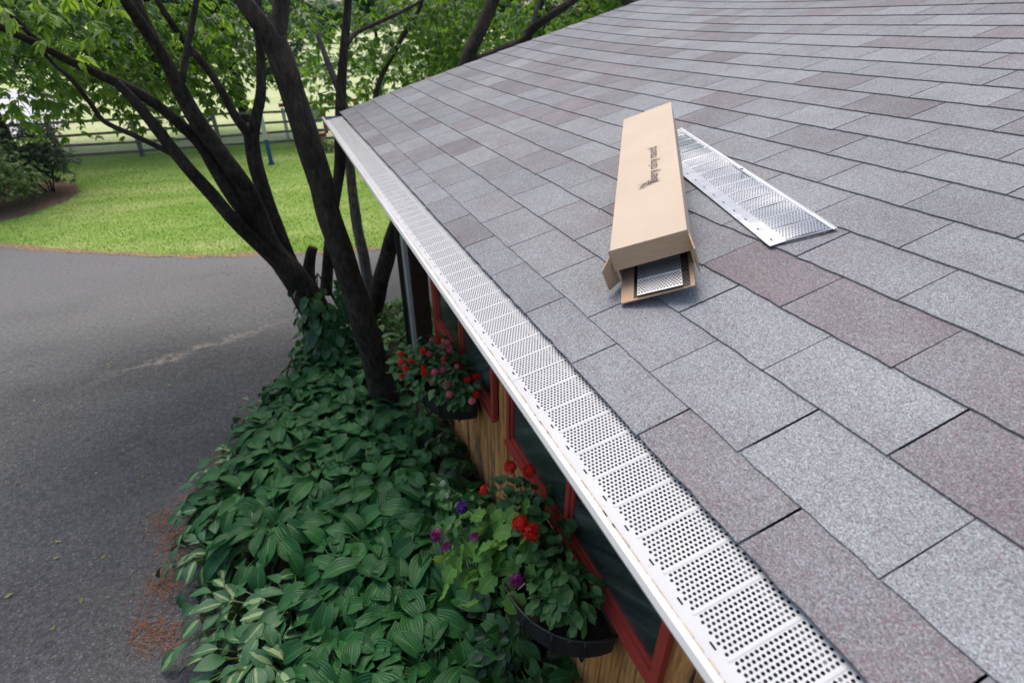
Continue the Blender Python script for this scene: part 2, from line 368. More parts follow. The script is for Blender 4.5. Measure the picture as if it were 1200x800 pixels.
# asphalt crumbs and small stones: a few loose bits of real gravel
mb = MB()
for i in range(2600):
    x = rnd.uniform(-5.5, -1.2); y = rnd.uniform(2.2, 9.5); s = rnd.choice((.003, .004, .004, .006, .009))
    if x > -1.9 + max(0, (y - 3.5) * .35): continue
    a = rnd.uniform(0, 6.3); ca, sa = math.cos(a) * s, math.sin(a) * s
    mb.add([(x + ca, y + sa, 0), (x - sa, y + ca, 0), (x - ca, y - sa, 0), (x + sa, y - ca, 0), (x + s * .3, y, s * .8)], [(0, 1, 4), (1, 2, 4), (2, 3, 4), (3, 0, 4)])
tag(mb.obj('loose_grit', simple('grit', (.13, .125, .12), .9, .5, 30)), kind='stuff')
# grass
mb = MB(); g = np.random.RandomState(3)
def lawn_y(x):
    for (x0, y0), (x1, y1) in zip(lawn_edge, lawn_edge[1:]):
        if x0 <= x <= x1: return y0 + (y1 - y0) * (x - x0) / (x1 - x0)
    return 99
def in_mulch(x, y):
    c = False
    for (x0, y0), (x1, y1) in zip(mulch, mulch[1:] + mulch[:1]):
        if (y0 > y) != (y1 > y) and x < (x1 - x0) * (y - y0) / (y1 - y0) + x0: c = not c
    return c
cnt = 0
while cnt < 52000:
    x = g.uniform(-8.5, 3.2); y = 8.6 + 10.6 * g.uniform() ** 1.5
    if y < lawn_y(x) + g.uniform(-.16, .05) or in_mulch(x, y): continue
    h = g.uniform(.012, .030); a = g.uniform(0, 6.3); w = .006; dx, dy = g.normal(0, .015, 2)
    mb.add([(x - math.cos(a) * w, y - math.sin(a) * w, -.004), (x + math.cos(a) * w, y + math.sin(a) * w, -.004), (x + dx, y + dy, h)], [(0, 1, 2)]); cnt += 1
tag(mb.obj('grass', M['blade']), kind='stuff')

# ------------------------------------------------------------------ house
house = empty('house', (0.3, 2.5, 0), 'low wooden house with mottled grey shingle roof, cedar board wall and red framed windows', 'house')
HL = Vector(house.location); house_inv = Matrix.Translation(-HL)
def hpart(mb, name, m, parent=None, smooth=False):
    if parent is None: parent = house
    o = mb.obj(name, m, None, smooth); o.parent = parent
    if parent is house: o.matrix_parent_inverse = house_inv
    return o
# roof deck, follows the swell
mb = MB(); NU, NY = 28, 26; UTOP = 26 * EXPO
for i in range(NU + 1):
    for j in range(NY + 1):
        mb.v.append(tuple(roof(.30 * EXPO + (UTOP - .3 * EXPO) * i / NU, -1.6 + (RK - .01 + 1.6) * j / NY, -.012))); mb.uv.append((0, 0))
for i in range(NU):
    for j in range(NY):
        a = i * (NY + 1) + j; mb.f.append((a, a + NY + 1, a + NY + 2, a + 1))
TX = UTOP * math.cos(PH); TZ = EAVE + UTOP * math.sin(PH)
mb.add([(TX, -1.6, TZ - .005), (TX, RK, TZ + .09), (2 * TX, RK, EAVE), (2 * TX, -1.6, EAVE)], [(0, 1, 2, 3)])
roof_o = hpart(mb, 'roof', M['felt'])
# shingles: tabs 12 x 8 inches, alternate courses offset by half a tab
def tab_mesh(i, hgt=EXPO + .03):
    r = random.Random(50 + i); mb = MB(); n = 7; th = .0047; w = TAB - .0046
    lo = [(-w / 2 + w * k / n, r.uniform(-.0024, .0024) - (.001 if k in (0, n) else 0)) for k in range(n + 1)]
    sk = r.uniform(-.0025, .0025)
    top = [(x, y, th) for x, y in lo]; bot = [(x, y, 0) for x, y in lo]; up = [(x * (1 + sk / w), hgt, th) for x, y in lo]
    mb.add(top + bot + up, [(k, k + 1, 2 * (n + 1) + k + 1, 2 * (n + 1) + k) for k in range(n)] + [(n + 1 + k, n + 2 + k, k + 1, k) for k in range(n)] +
           [(0, 2 * (n + 1), n + 1), (n, 2 * n + 1, 3 * n + 2)])
    return mb.mesh('shingle', M['shingle'])
tabs = [tab_mesh(i) for i in range(8)]; tabs0 = [tab_mesh(20 + i, .7 * EXPO + .03) for i in range(4)]
cand = []
for k in range(26):
    y0 = .866 if k % 2 else 1.0185
    for n in range(-9, 18):
        yc = y0 + (n + .5) * TAB
        if yc - TAB / 2 > RK - .02: continue
        u = (k if k else .33) * EXPO
        y_mid = yc; wid = 1.
        if yc + TAB / 2 > RK: wid = (RK - (yc - TAB / 2)) / TAB; y_mid = (RK + yc - TAB / 2) / 2
        a = roof(u, y_mid - TAB / 2 * wid); b = roof(u + EXPO, y_mid - TAB / 2 * wid); c = roof(u, y_mid + TAB / 2 * wid)
        px, py, dep = project((b + c) / 2)
        seen = dep > .2 and -60 < px < 1290 and -60 < py < 860
        area = 0
        if seen:
            A, B, Cc = project(a), project(b), project(c); area = abs((B[0] - A[0]) * (Cc[1] - A[1]) - (B[1] - A[1]) * (Cc[0] - A[0]))
        cand.append((area, k, n, u, y_mid, wid))
cand.sort(reverse=True)
field = MB(); shade = random.Random(11)
tone = {}
# blend of the tabs nearest the ladder
NEAR = {(0, -1): (.2, .5), (0, -2): (.55, .5), (0, -3): (.6, .45), (0, 0): (.15, .55), (1, 0): (.2, .6), (1, -1): (.12, .6), (1, -2): (.0, .7), (1, -3): (.0, .75), (2, -1): (.05, .6), (2, -2): (.08, .7), (2, -3): (.62, .4),
        (3, 0): (.85, .5), (3, -1): (.68, .5), (3, -2): (.5, .4), (4, -1): (.25, .6), (4, -2): (.2, .55), (4, 0): (.3, .5), (5, 0): (.2, .5), (5, -1): (.15, .6), (5, -2): (.35, .5), (2, 0): (.0, .6), (2, 1): (.1, .6), (1, 1): (.1, .6)}
for area, k, n, u, y_mid, wid in cand:
    r = random.Random(k * 131 + n * 17 + 5)
    mauve = r.choice((.0, .05, .08, .12, .18, .24, .32, .42, .52, .68)); lig = r.uniform(.15, .85)
    y_mid += r.uniform(-.0012, .0012)
    p = roof(u + r.uniform(-.0025, .0025), y_mid, .0026); pu = roof(u + EXPO, y_mid, -.0028)
    yv = (roof(u, y_mid + .1) - roof(u, y_mid - .1)).normalized(); uv_ = (pu - p).normalized(); nv = uv_.cross(-yv).normalized()
    if nv.z < 0: nv = -nv
    X = -yv; Y = nv.cross(X).normalized(); X = Y.cross(nv).normalized()
    mt = Matrix((( X.x * wid, Y.x, nv.x, p.x), (X.y * wid, Y.y, nv.y, p.y), (X.z * wid, Y.z, nv.z, p.z), (0, 0, 0, 1)))
    me = r.choice(tabs if k else tabs0)
    if (k, n) in NEAR: mauve, lig = NEAR[(k, n)]
    tone[(k, n)] = (mauve, lig)
    if area > 0 and len(tone) <= 300:
        o = link('shingle', me, roof_o); o.matrix_basis = mt; o.color = (mauve, lig, 0, 1)
    else:
        field.add([mt @ v.co for v in me.vertices], [tuple(q.vertices) for q in me.polygons], [(mauve, lig)] * len(me.vertices))
def field_material():
    t = NT('shingle_field'); c = t.coord(); uv = t.n('TexCoord').outputs['UV']; sx = t.n('SeparateXYZ'); t.l(uv, sx.inputs[0])
    dr = t.noise(c, 5.5, 2); mv = t.math('ADD', sx.outputs[0], t.math('MULTIPLY', t.math('SUBTRACT', dr, .5), 1.), clamp=True)
    col = t.mix(mv, (.248, .257, .264), (.178, .159, .166)); n2 = t.noise(c, 200, 3, .7)
    col = t.mix(1., col, t.ramp(n2, [(.3, (.6, .6, .62)), (.7, (1.35, 1.35, 1.37))]), 'MULTIPLY')
    col = t.mix(1., col, t.ramp(sx.outputs[1], [(0., (.86, .86, .87)), (1., (1.13, 1.13, 1.13))]), 'MULTIPLY')
    t.base(col); t.set(rough=.92, spec=.25); return t.m
fo = field.obj('shingle_field', field_material()); fo.parent = roof_o; tag(fo, kind='stuff')
# rake and eave trim
mb = MB()
for j in range(24):
    ua, ub = .1 + (UTOP - .1) * j / 24, .1 + (UTOP - .1) * (j + 1) / 24
    q = [roof(ua, RK - .035, -.015), roof(ub, RK - .035, -.015), roof(ub, RK - .035, -.17), roof(ua, RK - .035, -.17), roof(ua, RK - .012, -.015), roof(ub, RK - .012, -.015), roof(ub, RK - .012, -.17), roof(ua, RK - .012, -.17)]
    mb.add(q, [(0, 1, 2, 3), (7, 6, 5, 4), (0, 4, 5, 1), (3, 2, 6, 7)])
hpart(mb, 'rake_board', M['white_paint'])
mb = MB(); mb.box((.066, 2.15, EAVE - .075), (.022, 7.5, .13)); hpart(mb, 'fascia', M['white_paint'])
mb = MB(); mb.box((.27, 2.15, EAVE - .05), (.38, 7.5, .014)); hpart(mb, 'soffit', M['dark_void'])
# gutter: K-style channel, open at the top
prof = [(.052, -.008), (.052, -.128), (-.045, -.128), (-.062, -.105), (-.085, -.085), (-.096, -.045), (-.114, -.030), (-.118, -.018), (-.112, -.008), (-.101, -.006), (-.097, -.014), (-.094, -.040), (-.082, -.078), (-.058, -.098), (-.040, -.120), (.046, -.120), (.046, -.008)]
mb = MB(); ys = [-1.6, 1., 3., 5.95]
for y in ys:
    for x, z in prof: mb.v.append((x, y, EAVE + z)); mb.uv.append((0, 0))
n = len(prof)
for i in range(len(ys) - 1):
    for k in range(n - 1): mb.f.append((i * n + k, i * n + k + 1, (i + 1) * n + k + 1, (i + 1) * n + k))
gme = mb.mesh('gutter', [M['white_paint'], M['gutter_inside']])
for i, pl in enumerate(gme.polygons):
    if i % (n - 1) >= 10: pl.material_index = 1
gutter = link('gutter', gme, house); gutter.matrix_parent_inverse = house_inv
mb = MB(); capp = [(x, z) for x, z in prof[:10]]; y = 5.951
mb.add([(x, y, EAVE + z) for x, z in capp], [tuple(range(10))]); mb.add([(x, y + .004, EAVE + z) for x, z in capp], [tuple(reversed(range(10)))])
hpart(mb, 'end_cap', M['white_paint'], gutter)
mb = MB()                                      # dirt line in the groove behind the lip
for i in range(240):
    y = -1. + i * .029; l = rnd.uniform(.008, .05)
    if rnd.random() < .80: mb.box((-.0965 + rnd.uniform(-.0012, .0012), y, EAVE - .0135), (.0035 + rnd.random() * .003, l, .002))
o = hpart(mb, 'groove_dirt', M['grime'], gutter); tag(o, kind='stuff')

# ------------------------------------------------------------------ perforated gutter guard
def guard_mesh(m, Lb=15, cols=16, x0=.0255, x1=.170, flange=True, plain=True, hr=.0031, lip=.007, fl=(.018, .022, .034)):
    """one 4 ft panel; x across (0 = outer edge), y along, holes punched right through"""
    mb = MB(); bay = .079; rib = .0072; rows = 8; dy = (bay - rib) / rows; dx = (x1 - x0) / cols
    def z(x): return 0.
    L = Lb * bay
    # plain strip, with its slots
    def quad(xa, xb, ya, yb, za=0., zb=0.): mb.add([(xa, ya, za), (xb, ya, zb), (xb, yb, zb), (xa, yb, za)], [(0, 1, 2, 3)])
    for b in range(Lb):
        yb = b * bay
        s0, s1 = yb + bay * .30, yb + bay * .30 + .014
        if plain: quad(.0, .0185, yb, yb + bay); quad(.0185, .0222, yb, s0); quad(.0185, .0222, s1, yb + bay); quad(.0222, x0, yb, yb + bay)
        # rib, a little proud
        ra, rb = yb + rib * .25, yb + rib * .75
        mb.add([(x0, yb, 0), (x1, yb, 0), (x1, ra, .0008), (x0, ra, .0008), (x1, rb, .0008), (x0, rb, .0008), (x1, yb + rib, 0), (x0, yb + rib, 0)], [(0, 1, 2, 3), (3, 2, 4, 5), (5, 4, 6, 7)])
        for r in range(rows):
            ya = yb + rib + r * dy; off = dx / 2 if r % 2 else 0.; nc = cols - 1 if r % 2 else cols
            if off: quad(x0, x0 + off, ya, ya + dy); quad(x1 - off, x1, ya, ya + dy)
            for c in range(nc):
                xa = x0 + off + c * dx; cx, cy = xa + dx / 2, ya + dy / 2
                out = [(xa, ya, 0), (cx, ya, 0), (xa + dx, ya, 0), (xa + dx, cy, 0), (xa + dx, ya + dy, 0), (cx, ya + dy, 0), (xa, ya + dy, 0), (xa, cy, 0)]
                inn = [(cx + hr * math.cos(R(225 + 45 * q)), cy + hr * math.sin(R(225 + 45 * q)), 0) for q in range(8)]
                mb.add(out + inn, [(q, (q + 1) % 8, 8 + (q + 1) % 8, 8 + q) for q in range(8)])
    if flange is None: pass
    elif flange: quad(x1, x1 + .045, 0, L, 0, .004)
    else:
        quad(x1, x1 + fl[0], 0, L, 0, 0.); quad(x1 + fl[0], x1 + fl[1], 0, L, 0, lip); quad(x1 + fl[1], x1 + fl[2], 0, L, lip, lip + .001)
    return mb.mesh('guard_panel', m), L
gm, GL = guard_mesh(M['guard_paint'])
guard = empty('gutter_guard', (-.02, 2.5, EAVE), 'white perforated metal gutter guard installed along the whole gutter at the roof edge', 'gutter guard')
ang = math.atan2(.031, .164)
for i in range(6):
    o = link('guard_panel', gm, guard); o.location = (-.094 + .02, 5.80 - (i + 1) * GL - 2.5, -.0205 + (.0006 if i % 2 else 0)); o.rotation_euler = (0, -ang, 0)

# ------------------------------------------------------------------ wall, boards, windows
WX = .42
mb = MB(); mb.box((WX + .09, 1.25, 1.27), (.10, 5.56, 2.54)); mb.box((3.2, 1.2, 1.25), (5.3, 5.4, 2.5)); hpart(mb, 'wall', M['dark_void'])
wins = [(.787, 2.36), (2.59, 4.02)]; SILL, HEAD = EAVE - 1.46, EAVE - .13
def board_mesh(i, w, h):
    r = random.Random(i); mb = MB(); t = .018
    xs = [-w / 2, -w / 2 + .003, w / 2 - .003, w / 2]; d = [0, t, t, 0]
    vs = []
    for z in (0, h):
        for x, e in zip(xs, d): vs.append((-e, x, z))
    mb.add(vs, [(0, 4, 5, 1), (1, 5, 6, 2), (2, 6, 7, 3), (0, 1, 2, 3), (7, 6, 5, 4)])
    return mb.mesh('siding_board', M['cedar'])
y = -1.5; i = 0
while y < 4.02:
    w = rnd.choice((.085, .10, .115, .13, .14)); w = min(w, 4.03 - y)
    yc = y + w / 2; inside = any(a - .02 < yc < b + .02 for a, b in wins)
    spans = [(0.03, SILL - .004)] if inside else [(0.03, SILL - .35 + rnd.uniform(-.2, .2)), (None, HEAD + .07)]
    z0 = .03
    for a, b in spans:
        a = z0 if a is None else a
        o = link('siding_board', board_mesh(i, w - .004, b - a - .003), house); o.matrix_parent_inverse = house_inv
        o.location = (WX + .045 - rnd.uniform(0, .008), yc, a); i += 1; z0 = b + .002
    y += w
for (a, b) in wins:
    c = (a + b) / 2; mb = MB(); F = .042
    # outer frame: butt-jointed
    mb.box((WX + .004, a + F / 2, (SILL + HEAD) / 2), (.034, F, HEAD - SILL)); mb.box((WX + .004, b - F / 2, (SILL + HEAD) / 2), (.034, F, HEAD - SILL))
    mb.box((WX + .006, c, SILL + F / 2), (.034, b - a - 2 * F, F)); mb.box((WX + .006, c, HEAD - F / 2), (.034, b - a - 2 * F, F))
    wo = hpart(mb, 'window', M['red'])
    mb = MB(); mb.box((WX + .006, c, (SILL + HEAD) / 2), (.032, .034, HEAD - SILL - 2 * F - .002)); hpart(mb, 'mullion', M['red'], wo)
    mb = MB(); mb.box((WX + .002, c, SILL - .010), (.056, b - a + .03, .018), Matrix.Rotation(-.12, 3, 'Y')); hpart(mb, 'sill', M['red'], wo)
    for (p, q) in ((a + F, c - .017), (c + .017, b - F)):
        # sash: thinner inner frame and its pane
        mb = MB(); f = .020; zb, zt = SILL + F, HEAD - F
        mb.box((WX + .012, p + f / 2 + .001, (zb + zt) / 2), (.018, f, zt - zb - .004)); mb.box((WX + .012, q - f / 2 - .001, (zb + zt) / 2), (.018, f, zt - zb - .004))
        mb.box((WX + .013, (p + q) / 2, zb + f / 2 + .002), (.018, q - p - 2 * f - .004, f)); mb.box((WX + .013, (p + q) / 2, zt - f / 2 - .002), (.018, q - p - 2 * f - .004, f))
        hpart(mb, 'sash', M['red'], wo)
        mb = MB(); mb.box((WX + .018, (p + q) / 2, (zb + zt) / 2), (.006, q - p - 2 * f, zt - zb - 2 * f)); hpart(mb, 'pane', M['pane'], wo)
mb = MB(); mb.box((WX + .02, 4.06, 1.25), (.07, .055, 2.45)); hpart(mb, 'corner_board', M['red'])
# open porch corner: brown post with its white edge trim
mb = MB(); mb.box((.50, 5.05, 1.24), (.17, .17, 2.48)); po = hpart(mb, 'porch_post', M['dark_post'])
mb = MB(); mb.box((.395, 5.06, 1.24), (.034, .12, 2.48)); hpart(mb, 'post_trim', M['white_paint'], po)
mb = MB(); mb.tube([(.355, 5.16, .05), (.355, 5.16, 2.5)], .028, 8); hpart(mb, 'drain_pipe', M['black_metal'], po)
mb = MB(); mb.box((.50, 5.0, 2.49), (.15, 1.8, .10)); hpart(mb, 'porch_beam', M['dark_post'])

# ------------------------------------------------------------------ carton and loose guards on the roof
def frame(o, O, X, Y, Z): o.matrix_basis = Matrix(((X.x, Y.x, Z.x, O.x), (X.y, Y.y, Z.y, O.y), (X.z, Y.z, Z.z, O.z), (0, 0, 0, 1)))
VY = Vector((0, 1, 0)); BTH, BTAU, BH, BW, BL = .968, .174, .115, .221, 1.268
BA = RU * math.cos(BTH) + VY * math.sin(BTH); B0 = BA.cross(RN).normalized(); Q0 = B0.cross(BA)
BC = B0 * math.cos(BTAU) + Q0 * math.sin(BTAU); BQ = Q0 * math.cos(BTAU) - B0 * math.sin(BTAU)
BO = roof(.372, 1.255, .014)
carton = empty('cardboard_box', BO, 'long open brown cardboard carton lying on the roof shingles', 'box'); frame(carton, BO, BC, BA, BQ)
T = .0045
def wob_panel(name, x0, x1, y0, y1, z0, z1, mats=('card', 'card_in'), inner=None, jitter=.0015):
    """a board with the printed side out and the raw side in; inner = index of axis and sign of the inner face"""
    mb = MB(); mb.box(((x0 + x1) / 2, (y0 + y1) / 2, (z0 + z1) / 2), (x1 - x0, y1 - y0, z1 - z0))
    o = mb.obj(name, [M[q] for q in mats], carton)
    if inner:
        for pl in o.data.polygons:
            if pl.normal[inner[0]] * inner[1] > .5: pl.material_index = 1
    return o
wob_panel('bottom_panel', 0, BW, 0, BL, 0, T, inner=(2, 1))
wob_panel('side_panel', 0, T, 0, BL, T + .0005, BH - T - .0005, inner=(0, 1)); wob_panel('side_panel', BW - T, BW, 0, BL, T + .0005, BH - T - .0005, inner=(0, -1))
wob_panel('end_panel', T + .0005, BW - T - .0005, BL - T, BL, T + .0005, BH - T - .0005, inner=(1, -1))
# top panel bows a little
mb = MB(); NX, NYY = 4, 10
for i in range(NX + 1):
    for j in range(NYY + 1):
        x = -.001 + (BW + .002) * i / NX; y = -.002 + (BL + .002) * j / NYY
        mb.v.append((x, y, BH + .004 * math.sin(math.pi * i / NX) * math.sin(math.pi * j / NYY))); mb.uv.append((0, 0))
nt = len(mb.v); mb.v += [(x, y, z - T) for x, y, z in mb.v[:nt]]; mb.uv += [(0, 0)] * nt
for i in range(NX):
    for j in range(NYY):
        a = i * (NYY + 1) + j; q = (a, a + NYY + 1, a + NYY + 2, a + 1); mb.f.append(q); mb.f.append(tuple(nt + k for k in reversed(q)))
per = [i * (NYY + 1) for i in range(NX + 1)] + [NX * (NYY + 1) + j for j in range(1, NYY + 1)] + [i * (NYY + 1) + NYY for i in range(NX - 1, -1, -1)] + [j for j in range(NYY - 1, 0, -1)]
for k in range(len(per)): a, b = per[k], per[(k + 1) % len(per)]; mb.f.append((b, a, nt + a, nt + b))
mb.obj('top_panel', [M['card']], carton)
def flap(pts, name='flap', out=Vector((0, 0, 0)), th=.004):
    """four corners, inner side first in winding; thickness along the normal"""
    P = [Vector(p) for p in pts]; nn = (P[1] - P[0]).cross(P[3] - P[0]).normalized() * th; mb = MB()
    mb.add(P + [p + nn for p in P], [(3, 2, 1, 0), (4, 5, 6, 7), (0, 1, 5, 4), (1, 2, 6, 5), (2, 3, 7, 6), (3, 0, 4, 7)])
    o = mb.obj(name, [M['card_in'], M['card_in']], carton); return o
flap([(-.008, -.004, BH - .001), (BW + .003, -.004, BH - .001), (BW + .002, -.020, BH - .058), (-.004, -.024, BH - .060)])
flap([(-.001, -.003, BH - .012), (-.001, -.003, .006), (-.030, -.052, .012), (-.030, -.056, BH - .030)])
flap([(BW + .001, -.003, .006), (BW + .001, -.003, BH - .010), (BW + .010, -.066, BH - .030), (BW + .008, -.068, .010)])
flap([(.002, -.002, .001), (BW - .004, -.002, .001), (BW - .008, -.118, .0), (.004, -.124, 0.)], th=-.004)
# what is inside: a short stack of guards
dm, DL = guard_mesh(M['dark_alu'], 14, 14, .0, .128, None, False, .0033)
km, KL = guard_mesh(M['black_metal'], 14, 13, .034, .160, None)
for k in range(2):
    s = empty('loose_guard', BO, ['black perforated guard underneath the grey one in the open carton', 'grey perforated guard on top in the mouth of the open carton'][k], 'gutter guard', 'guards in the carton')
    o_ = BO + BC * (.042 + .012 * k) + BA * (-.114 - .002 * k) + BQ * (.0064 + .006 * k); frame(s, o_, BC, BA, BQ)
    p = link('guard_panel', dm if k else km, s)
# print on the lid
fc = bpy.data.curves.new('lettering', 'FONT'); fc.body = 'Every rainy round'; fc.size = .042; fc.offset = .0004
to = bpy.data.objects.new('tmp', fc); COL.objects.link(to); dg = bpy.context.evaluated_depsgraph_get()
tme = bpy.data.meshes.new_from_object(to.evaluated_get(dg)); bpy.data.objects.remove(to)
xs = [v.co.x for v in tme.vertices]; tw = max(xs) - min(xs)
tme.materials.clear(); tme.materials.append(M['ink'])
def lid(px_, py_):
    d = ray(px_, py_); o = BO + BQ * (BH + .003); t = (o - CAM).dot(BQ) / d.dot(BQ); p = CAM + d * t - BO; return p.dot(BC), p.dot(BA)
l0, l1 = lid(769, 213), lid(764, 174)
tl = l1[1] - l0[1]; txt = link('lettering', tme, carton)
s = tl / tw
txt.matrix_basis = Matrix.Translation((l0[0] + .006, l0[1], BH + .0062)) @ Matrix.Rotation(math.pi / 2, 4, 'Z') @ Matrix.Diagonal((s, s * 1.05, 1, 1))
for v in tme.vertices: v.co.z = 0
mb = MB(); e0, e1 = lid(748, 221), lid(772, 210); ec = ((e0[0] + e1[0]) / 2, (e0[1] + e1[1]) / 2)
def ribbon(pts, w):
    for a, b in zip(pts, pts[1:]):
        a, b = Vector((*a, 0)), Vector((*b, 0)); d = (b - a).normalized(); nn = Vector((-d.y, d.x, 0)) * w / 2
        mb.add([a - nn, b - nn, b + nn, a + nn], [(0, 1, 2, 3)])
for k in range(7):
    cx = -.036 + .012 * k
    ribbon([(cx + .010 * math.cos(t * .5) * (1 - t / 26), (k % 3 - 1) * .008 + .013 * math.sin(t * .5) * (1 - t / 26)) for t in range(22)], .0026)
ribbon([(-.055 + .0055 * t, -.016 + .006 * math.sin(t * .9)) for t in range(21)], .003)
ribbon([(-.045 + .0055 * t, .018 + .005 * math.sin(t * .7 + 1)) for t in range(18)], .0028)
em = mb.obj('emblem', M['ink'], carton)
em.matrix_basis = Matrix.Translation((ec[0], ec[1], BH + .0064)) @ Matrix.Rotation(math.atan2(e1[1] - e0[1], e1[0] - e0[0]), 4, 'Z') @ Matrix.Diagonal((.72, .85, 1, 1))
# the loose guard beside it
am, AL = guard_mesh(M['alu'], 15, 14, .050, .184, False, True, .0026, .0012, (.007, .009, .018))
for v in am.vertices:
    x, y, z = v.co; v.co.z = z + .0035 * math.sin(y * 7.5 + 1.2) * math.sin(math.pi * min(1, x / .2)) + .003 * math.sin(y * 13 + x * 20) * (x / .2) + .002
lg = empty('loose_guard', roof(.80, 1.105, .011), 'shiny bare aluminium gutter guard lying loose on the shingles beside the carton', 'gutter guard')
ya = (RU * .272 + VY * .962).normalized(); xa = (RU * .962 - VY * .272).normalized(); frame(lg, roof(.80, 1.105, .011), xa, ya, RN)
gp = link('guard_panel', am, lg); gp.scale = (1.03, 1.03, 1)
mb = MB(); mb.tube([(.186, .56, .012), (.186, .56, .018)], .006, 10); mb.obj('screw', M['white_paint'], lg)

# ------------------------------------------------------------------ leaves
def leaf_mesh(name, m, L, W, nl=5, shape='heart', fold=.25, droop=.3, wave=.0, seed=0, lobes=0):
    r = random.Random(seed); mb = MB(); cols = [0., .25, .5, .75, 1.] if nl > 3 else [0., .5, 1.]
    for i in range(nl + 1):
        t = i / nl
        if shape == 'heart': w = W * (.62 * math.sin(math.pi * min(1, t * .80 + .16)) ** .8 + .40 * (1 - t)) * (1 if t < 1 else 0); w = W * max(0., (math.sin(math.pi * (t * .86 + .14)) ** .75)) if t < 1 else 0
        elif shape == 'round': w = W * math.sqrt(max(0, 1 - (2 * t - 1) ** 2)) if 0 < t < 1 else W * .25
        else: w = W * math.sin(math.pi * (t * .95 + .05)) ** .9 if t < 1 else 0
        if lobes and 0 < i < nl: w *= 1 + (.22 if i % 2 else -.16)
        back = -.10 * L if (shape == 'heart' and i == 0) else 0
        for cx in cols:
            s = (cx - .5) * 2; x = s * w / 2; y = t * L + back * abs(s)
            z = fold * abs(x) - droop * L * t * t + wave * W * math.sin(t * 9 + s * 2 + seed) * abs(s)
            mb.v.append((x, y, z)); mb.uv.append((cx, t))
    n = len(cols)
    for i in range(nl):
        for k in range(n - 1): mb.f.append((i * n + k, i * n + k + 1, (i + 1) * n + k + 1, (i + 1) * n + k))
    return mb.mesh(name, m, True)
def place(me, name, parent, pos, az, pitch, roll=0., s=1.):
    o = link(name, me, parent)
    o.matrix_basis = Matrix.Translation(pos) @ Matrix.Rotation(az, 4, 'Z') @ Matrix.Rotation(pitch, 4, 'X') @ Matrix.Rotation(roll, 4, 'Y') @ Matrix.Scale(s, 4)
    return o
HG = [leaf_mesh('leaf', M['hosta_green'], .165, .112, 6, 'heart', .38, .42, .05, i) for i in range(7)]
HV = [leaf_mesh('leaf', M['hosta_var'], .13, .078, 5, 'ovate', .30, .30, .03, i) for i in range(4)]
def hosta(x, y, s, nleaf, meshes, label, group, seed, spread=1., lh=1.):
    r = random.Random(seed); rz = r.uniform(0, 6.28); e = empty('hosta', (x, y, .008), label, 'hosta', group, rz); pt = MB()
    lean = Vector((.85, .5, 0)); lean.rotate(Matrix.Rotation(-rz, 3, 'Z'))   # leaves turn to the light over the drive
    for i in range(nleaf):
        f = i / nleaf; az = i * 2.39996 + r.uniform(-.3, .3); lx, ly = -math.sin(az) - .55 * lean.x, math.cos(az) - .55 * lean.y; az = math.atan2(-lx, ly); el = R(78 - 62 * f + r.uniform(-8, 8)); ln = s * (.20 + .26 * f ** .7 + r.uniform(-.03, .04)) * spread
        d = Vector((-math.sin(az) * math.cos(el), math.cos(az) * math.cos(el), math.sin(el) * lh)); p = d * ln; p.z = max(p.z, .05)
        mid = p * .55 + Vector((0, 0, .05 * s)); pt.tube([Vector((0, 0, 0)), mid, p], [.006 * s, .005 * s, .0035 * s], 4, False)
        place(r.choice(meshes), 'leaf', e, p, az + r.uniform(-.25, .25), R(24 - 62 * f + r.uniform(-24, 22)), r.uniform(-.5, .5), s * r.uniform(.75, 1.2))
    pt.obj('petiole', M['petiole'], e, True)
    return e
# bed: crowded green hostas, smaller striped ones along the drive
def bed_left(y):
    for (x0, y0), (x1, y1) in zip(bed[1:9], bed[2:10]):
        if y0 <= y <= y1: return x0 + (x1 - x0) * (y - y0) / (y1 - y0)
    return -1.7
hs = []; r = random.Random(21)
GL_, GG = 'dark green hosta with ribbed heart shaped leaves packed in the bed beside the driveway', 'dark green hostas in the bed'
y = 1.35; row = 0
while y < 6.2:
    xl = bed_left(y) + .37; x = xl + (.12 if row % 2 else 0)
    while x < .22:
        px_, py_ = x + r.uniform(-.07, .07), y + r.uniform(-.07, .07)
        ok = not (py_ > 4.1 and px_ > -.25 and py_ < 4.9) and not (py_ > 5.45 and px_ > -.35)
        if ok and not (x < -.88 and y < 2.8): hs.append((px_, py_))
        x += .40
    y += .36; row += 1
def zone(x, y):
    if y > 5.0: return 'dark green hosta at the ivy covered foot of the multi stemmed tree'
    if y > 3.9 and x > -.75: return 'dark green hosta beside the foot of the thick leaning trunk'
    if x - bed_left(y) < .55: return 'dark green hosta spilling over the edge of the driveway'
    if x > -.15: return 'large leaved dark green hosta in the shade below the flower boxes'
    if y < 2.2: return 'large ribbed green hosta at the bottom of the photo beside the striped hostas'
    return GL_
for i, (x, y) in enumerate(hs):
    hosta(x, y, r.uniform(.88, 1.12) * (1.06 if y < 3.0 and x > -.9 else .98), r.randint(42, 52), HG, zone(x, y), GG, 100 + i)
VL = {0: 'cream striped hosta at the near corner of the bed beside the driveway', 1: 'small striped hosta at the edge of the drive below the orange needles', 2: 'small pale edged hosta halfway along the drive edge of the bed'}
for i, (x, y, s, k, n) in enumerate([(-1.26, 2.20, 1.2, 0, 36), (-1.06, 2.42, 1.15, 0, 32), (-1.38, 2.58, 1.05, 0, 30), (-1.12, 2.02, 1.2, 0, 32), (-1.54, 3.45, 1.0, 1, 26), (-1.57, 3.1, .95, 1, 24), (-1.50, 3.72, 1.0, 1, 24), (-1.40, 4.05, .95, 2, 22), (-1.20, 4.75, .85, 2, 18)]):
    hosta(x, y, s, n, HV, VL[k], ['striped hostas at the near corner', 'striped hostas at the drive edge', 'pale edged hostas along the drive'][k], 300 + i, .8)

